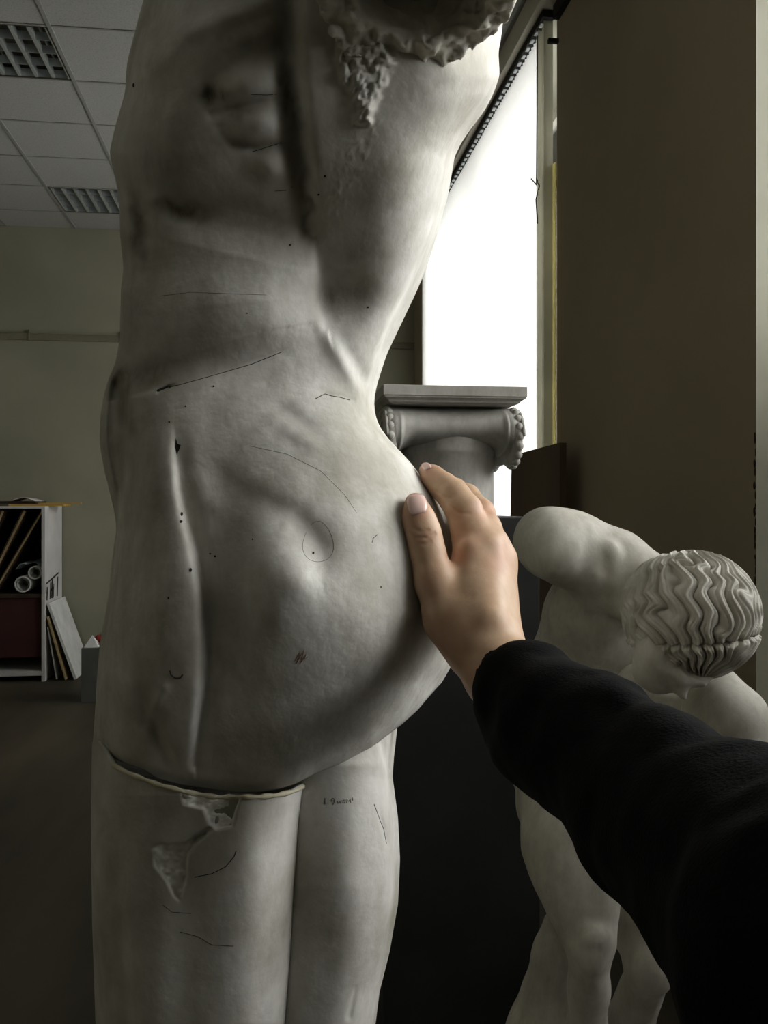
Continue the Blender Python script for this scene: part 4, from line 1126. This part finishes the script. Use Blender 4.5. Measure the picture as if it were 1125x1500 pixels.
# ================================================================== STORAGE SHELF BY THE BACK WALL
M_WHITE = noisy('white_laminate', lin(186, 184, 182), lin(200, 198, 194), 4, rough=.6)
M_MAROON = noisy('maroon_panel', lin(52, 26, 26), lin(66, 34, 32), 4, rough=.8)
M_DARKB = noisy('dark_hardboard', lin(50, 38, 28), lin(64, 50, 36), 6, rough=.85)
M_TAN = noisy('tan_board_edge', lin(150, 128, 92), lin(172, 150, 110), 20, rough=.8)
M_PAPER = noisy('drawing_paper', lin(196, 196, 194), lin(214, 214, 210), 8, rough=.8)
M_BLUEP = noisy('bluish_paper', lin(150, 164, 172), lin(176, 188, 194), 8, rough=.8)
M_OCHRE = noisy('ochre_wood', lin(176, 136, 58), lin(200, 166, 84), 8, rough=.7, stretch=(.2, 3, 3))
M_INK = flat('black_ink', (.012, .012, .014), .6)
SX1 = -1.857; SX0 = -3.0; SY0 = 7.59; SY1 = 8.195; SZ = 1.462; T = .028; ZM = CAMZ - .742
sh = thing('storage_shelf', ((SX0 + SX1) / 2, (SY0 + SY1) / 2, 0), 'low white open storage unit against the back wall at the left', 'shelf')
def part(nm, m, parent, *boxes, **kw):
    bm = bmesh.new()
    for b in boxes: add_box(bm, *b, .002)
    return bm_obj(nm, bm, m, parent)
side = part('side_panel', M_WHITE, sh, (SX1 - T, SX1, SY0, SY1, 0, SZ))
part('side_panel', M_WHITE, sh, (SX0, SX0 + T, SY0, SY1, 0, SZ))
part('top_panel', M_WHITE, sh, (SX0 + T, SX1 - T, SY0, SY1, SZ - .02, SZ))
part('shelf_board', M_DARKB, sh, (SX0 + T, SX1 - T, SY0 + .01, SY1, ZM - .03, ZM))
part('shelf_board', M_WHITE, sh, (SX0 + T, SX1 - T, SY0, SY1, .05, .085))
part('back_panel', M_DARKB, sh, (SX0 + T, SX1 - T, SY1 - .012, SY1, .085, SZ - .02))
part('lower_panel', M_MAROON, sh, (SX0 + T, SX1 - T, SY0 + .03, SY0 + .045, .20, ZM - .03))
# ink drawing on the side panel: a black frame with upright figures
bm = bmesh.new()
def ink(y0, z0, y1, z1, w):
    dy, dz = y1 - y0, z1 - z0; L_ = math.hypot(dy, dz); ny, nz_ = -dz / L_ * w, dy / L_ * w
    vs = [bm.verts.new((SX1 + .001, a, b)) for a, b in ((y0 - ny, z0 - nz_), (y1 - ny, z1 - nz_), (y1 + ny, z1 + nz_), (y0 + ny, z0 + nz_))]; bm.faces.new(vs)
Z0 = CAMZ - .80
ink(SY0 + .03, Z0 + .14, SY0 + .47, Z0 + .20, .008); ink(SY0 + .03, Z0 + .14, SY0 + .03, Z0 + .06, .012)
for y, h_, w in ((.06, .11, .022), (.17, .14, .02), (.23, .16, .028), (.28, .12, .014), (.42, .17, .020)):
    ink(SY0 + y, Z0 + .0, SY0 + y + .02, Z0 + h_, w)
ink(SY0 + .17, Z0 + .07, SY0 + .30, Z0 + .085, .01)
o = bm_obj('ink_drawing', bm, M_INK, side); o['label'] = 'black ink strokes drawn on the white side panel'
def slab(name, m, x0, z0, x1, z1, th, y0, y1, label, cat, group=None, edge=None):
    """a board seen end-on, running from (x0,z0) up to (x1,z1)"""
    dx, dz = x1 - x0, z1 - z0; L_ = math.hypot(dx, dz); nx_, nz_ = dz / L_ * th, -dx / L_ * th
    bm = bmesh.new(); q = []
    for y in (y0, y1): q.append([bm.verts.new((a, y, b)) for a, b in ((x0, z0), (x1, z1), (x1 - nx_, z1 - nz_), (x0 - nx_, z0 - nz_))])
    bm.faces.new(q[0]); bm.faces.new(q[1][::-1])
    for k in range(4): bm.faces.new((q[0][k], q[1][k], q[1][(k + 1) % 4], q[0][(k + 1) % 4]))
    o = tag(bm_obj(name, bm, m), label, cat, group)
    if edge is not None:
        bm = bmesh.new(); vs = [bm.verts.new((a, y0 - .001, b)) for a, b in ((x0, z0), (x1, z1), (x1 - nx_ * .6, z1 - nz_ * .6), (x0 - nx_ * .6, z0 - nz_ * .6))]
        f = bm.faces.new(vs); bm_obj('edge', bm, edge, o)
    return o
def XZ(px, py, Y):        # point on the plane Y = const seen at px,py
    t = (px - 562.5) / F; d = Y / (math.cos(TH) - t * math.sin(TH)); p = P(px, py, d); return p[0], p[2]
YQ = SY0 + .05
for (a, b), th_, lab in ((((13, 834), (64, 748)), .022, 'drawing board leaning in the shelf, the rightmost one with a pale edge'), (((7, 812), (38, 749)), .03, 'drawing board leaning in the shelf between two others'), (((-14, 800), (6, 749)), .03, 'drawing board leaning in the shelf at the left edge of the photo')):
    x0, z0 = XZ(*a, YQ); x1, z1 = XZ(*b, YQ); z1 = min(z1, SZ - .03)
    dx, dz = x1 - x0, z1 - z0; k = (z0 - (ZM + .012)) / dz; x0 -= dx * k; z0 -= dz * k
    slab('drawing_board', M_DARKB, x0, z0, x1, z1, th_, YQ, SY1 - .05, lab, 'drawing board', 'boards leaning in the shelf', M_TAN)
def roll(px, py, r, inner, m, lab, L_=.45):
    x, z = XZ(px, py, SY0 + .04); z = max(z, ZM + r + .002)
    t = thing('paper_roll', (x, SY0 + .04, z), lab, 'paper roll', 'paper rolls in the shelf')
    bm = bmesh.new(); n = 28; R_ = []
    for (rr_, y) in ((r, SY0 + .04), (r, SY0 + .04 + L_), (inner, SY0 + .04 + L_), (inner, SY0 + .04)):
        R_.append([bm.verts.new((x + rr_ * math.cos(2 * math.pi * k / n), y, z + rr_ * math.sin(2 * math.pi * k / n))) for k in range(n)])
    for a in range(4):
        for k in range(n): bm.faces.new((R_[a][k], R_[a][(k + 1) % n], R_[(a + 1) % 4][(k + 1) % n], R_[(a + 1) % 4][k]))
    bm_obj('sheet', bm, m, t, True)
    bm = bmesh.new(); sp_ = []
    for k in range(40):
        a = k / 39 * 4.5 * math.pi; rr_ = inner - .003 - .010 * k / 39; sp_.append((x + rr_ * math.cos(a), SY0 + .045, z + rr_ * math.sin(a)))
    vs = [[bm.verts.new((p[0], p[1] + dy, p[2])) for dy in (0, L_ - .02)] for p in sp_]
    for a, b in zip(vs, vs[1:]): bm.faces.new((a[0], b[0], b[1], a[1]))
    bm_obj('inner_wrap', bm, m, t, True)
roll(33, 856, .068, .056, M_PAPER, 'wider hollow paper roll lying lower on the shelf')
roll(51, 839, .056, .045, M_PAPER, 'narrower white paper roll resting above the wider one, beside the side panel')
# crumpled bluish sheet behind the rolls
x, z = XZ(44, 846, SY0 + .1)
bm = bmesh.new(); n = 14; G = []
for i in range(n):
    row = []
    for j in range(n):
        a = 1.0 + 1.5 * j / (n - 1)
        rr_ = .150 + .015 * float(vnoise(i * .7, j * .7, 3))
        row.append(bm.verts.new((x + rr_ * math.cos(a), SY0 + .10 + .4 * i / (n - 1), z - .02 + rr_ * math.sin(a))))
    G.append(row)
for i in range(n - 1):
    for j in range(n - 1): bm.faces.new((G[i][j], G[i][j + 1], G[i + 1][j + 1], G[i + 1][j]))
o = tag(bm_obj('paper_sheet', bm, M_BLUEP, None, True), 'curled bluish paper sheet bulging over the rolls on the shelf', 'paper'); md = o.modifiers.new('s', 'SOLIDIFY'); md.thickness = .003
# boards propped against the unit's right side
x0 = SX1 + .006
slab('canvas_board', M_PAPER, x0 + .245, .012, x0 + .024, .65, .022, SY0 + .02, SY1 - .02, 'white board propped against the side of the storage unit, outermost of three', 'board', 'boards propped beside the unit')
slab('canvas_board', M_TAN, x0 + .165, .012, x0 + .018, .54, .014, SY0 + .01, SY1 - .06, 'tan-edged board propped behind the white board', 'board', 'boards propped beside the unit')
slab('canvas_board', M_WHITE, x0 + .085, .012, x0 + .014, .45, .010, SY0 + .03, SY1 - .06, 'thin board closest to the side of the storage unit', 'board', 'boards propped beside the unit')
# things lying on top
def lying(name, m, px0, px1, d, z, th_, depth, label, cat, rot=0):
    a = P(px0, 740, d); b = P(px1, 740, d); w = b[0] - a[0]; bm = bmesh.new()
    mt = Matrix.Translation(((a[0] + b[0]) / 2, a[1] + depth / 2, z)) @ Matrix.Rotation(rot, 4, 'Z')
    add_box(bm, -w / 2, w / 2, -depth / 2, depth / 2, 0, th_, .001, mt); return tag(bm_obj(name, bm, m), label, cat)
lying('plank', M_OCHRE, 12, 90, 7.35, SZ, .016, .30, 'ochre wooden plank lying along the top of the storage unit', 'plank', .03)
lying('lath', M_OCHRE, 55, 117, 7.55, SZ + .018, .012, .05, 'thin yellow lath sticking out past the top of the unit', 'lath', -.02)
lying('folder', M_DARKB, -40, 48, 7.38, SZ + .020, .022, .40, 'dark drawing folder lying on top of the storage unit', 'folder', .02)
bm = bmesh.new(); a = P(14, 740, 7.36); n = 10; G = []
for i in range(n):
    t = i / (n - 1); row = []
    for j in range(2): row.append(bm.verts.new((a[0] + .20 * t, a[1] + .02 + .3 * j, SZ + .044 + .030 * math.sin(t * math.pi))))
    G.append(row)
for i in range(n - 1): bm.faces.new((G[i][0], G[i + 1][0], G[i + 1][1], G[i][1]))
o = tag(bm_obj('paper_sheet', bm, M_PAPER, None, True), 'white sheet curling on the dark folder on top of the unit', 'paper'); md = o.modifiers.new('s', 'SOLIDIFY'); md.thickness = .002
# grey box with still-life pieces, half hidden by the large figure's leg
M_GBOX = noisy('grey_painted_box', lin(84, 84, 82), lin(98, 98, 94), 4, rough=.8)
a = P(119, 740, 6.5); zx = .405
bm = bmesh.new(); add_box(bm, a[0], a[0] + .32, a[1], a[1] + .32, 0, zx, .004)
tag(bm_obj('box', bm, M_GBOX), 'grey box on the floor behind the leg of the large plaster figure', 'box')
bm = bmesh.new(); bmesh.ops.create_cone(bm, cap_ends=True, segments=4, radius1=.075, radius2=.001, depth=.085, matrix=Matrix.Translation((a[0] + .065, a[1] + .08, zx + .0425)) @ Matrix.Rotation(math.pi / 4, 4, 'Z'))
tag(bm_obj('pyramid', bm, M_PAPER), 'small white plaster pyramid standing on the grey box', 'pyramid')
M_REDF = noisy('red_fruit_skin', lin(120, 42, 34), lin(150, 62, 46), 20, rough=.4); M_YELF = noisy('yellow_fruit_skin', lin(196, 150, 40), lin(214, 176, 62), 20, rough=.5)
M_STALK = flat('brown_stalk', (.06, .04, .02))
for nm, m, dx, dy, r, lab in (('apple', M_REDF, .10, .19, .042, 'dull red apple on the grey box'), ('lemon', M_YELF, .145, .10, .026, 'small yellow fruit on the grey box')):
    t = thing(nm, (a[0] + dx, a[1] + dy, zx), lab, 'fruit'); bm = bmesh.new()
    pr = [(r * .05, r * 1.62 if nm == 'apple' else r * 1.8)] + [(r * math.sin(q), r * .92 - r * .92 * math.cos(q)) for q in np.linspace(math.pi * .86, .12, 16)]
    add_lathe(bm, pr[::-1], 24, Matrix.Translation((a[0] + dx, a[1] + dy, zx))); bm_obj('flesh', bm, m, t, True)
    bm = bmesh.new(); add_tube(bm, [(a[0] + dx, a[1] + dy, zx + r * 1.6), (a[0] + dx + .004, a[1] + dy, zx + r * 2.1)], .0018, 6); bm_obj('stalk', bm, M_STALK, t)
# ================================================================== CAMERA AND LIGHT
cam = bpy.data.cameras.new('camera'); co = bpy.data.objects.new('camera', cam); COL.objects.link(co)
cam.sensor_fit = 'VERTICAL'; cam.sensor_height = 36.0; cam.lens = F / 1500 * 36.0
cam.shift_y = -10 / 1500; cam.clip_start = .02
co.location = CAM; co.rotation_euler = (math.pi / 2, 0, -TH)
S.camera = co
S.view_settings.view_transform = 'Standard'; S.view_settings.look = 'None'; S.view_settings.gamma = 1; S.view_settings.use_curve_mapping = False
S.view_settings.exposure = EXPOSURE
S.cycles.use_denoising = True
S.cycles.max_bounces = 8; S.cycles.diffuse_bounces = 4; S.cycles.transparent_max_bounces = 12
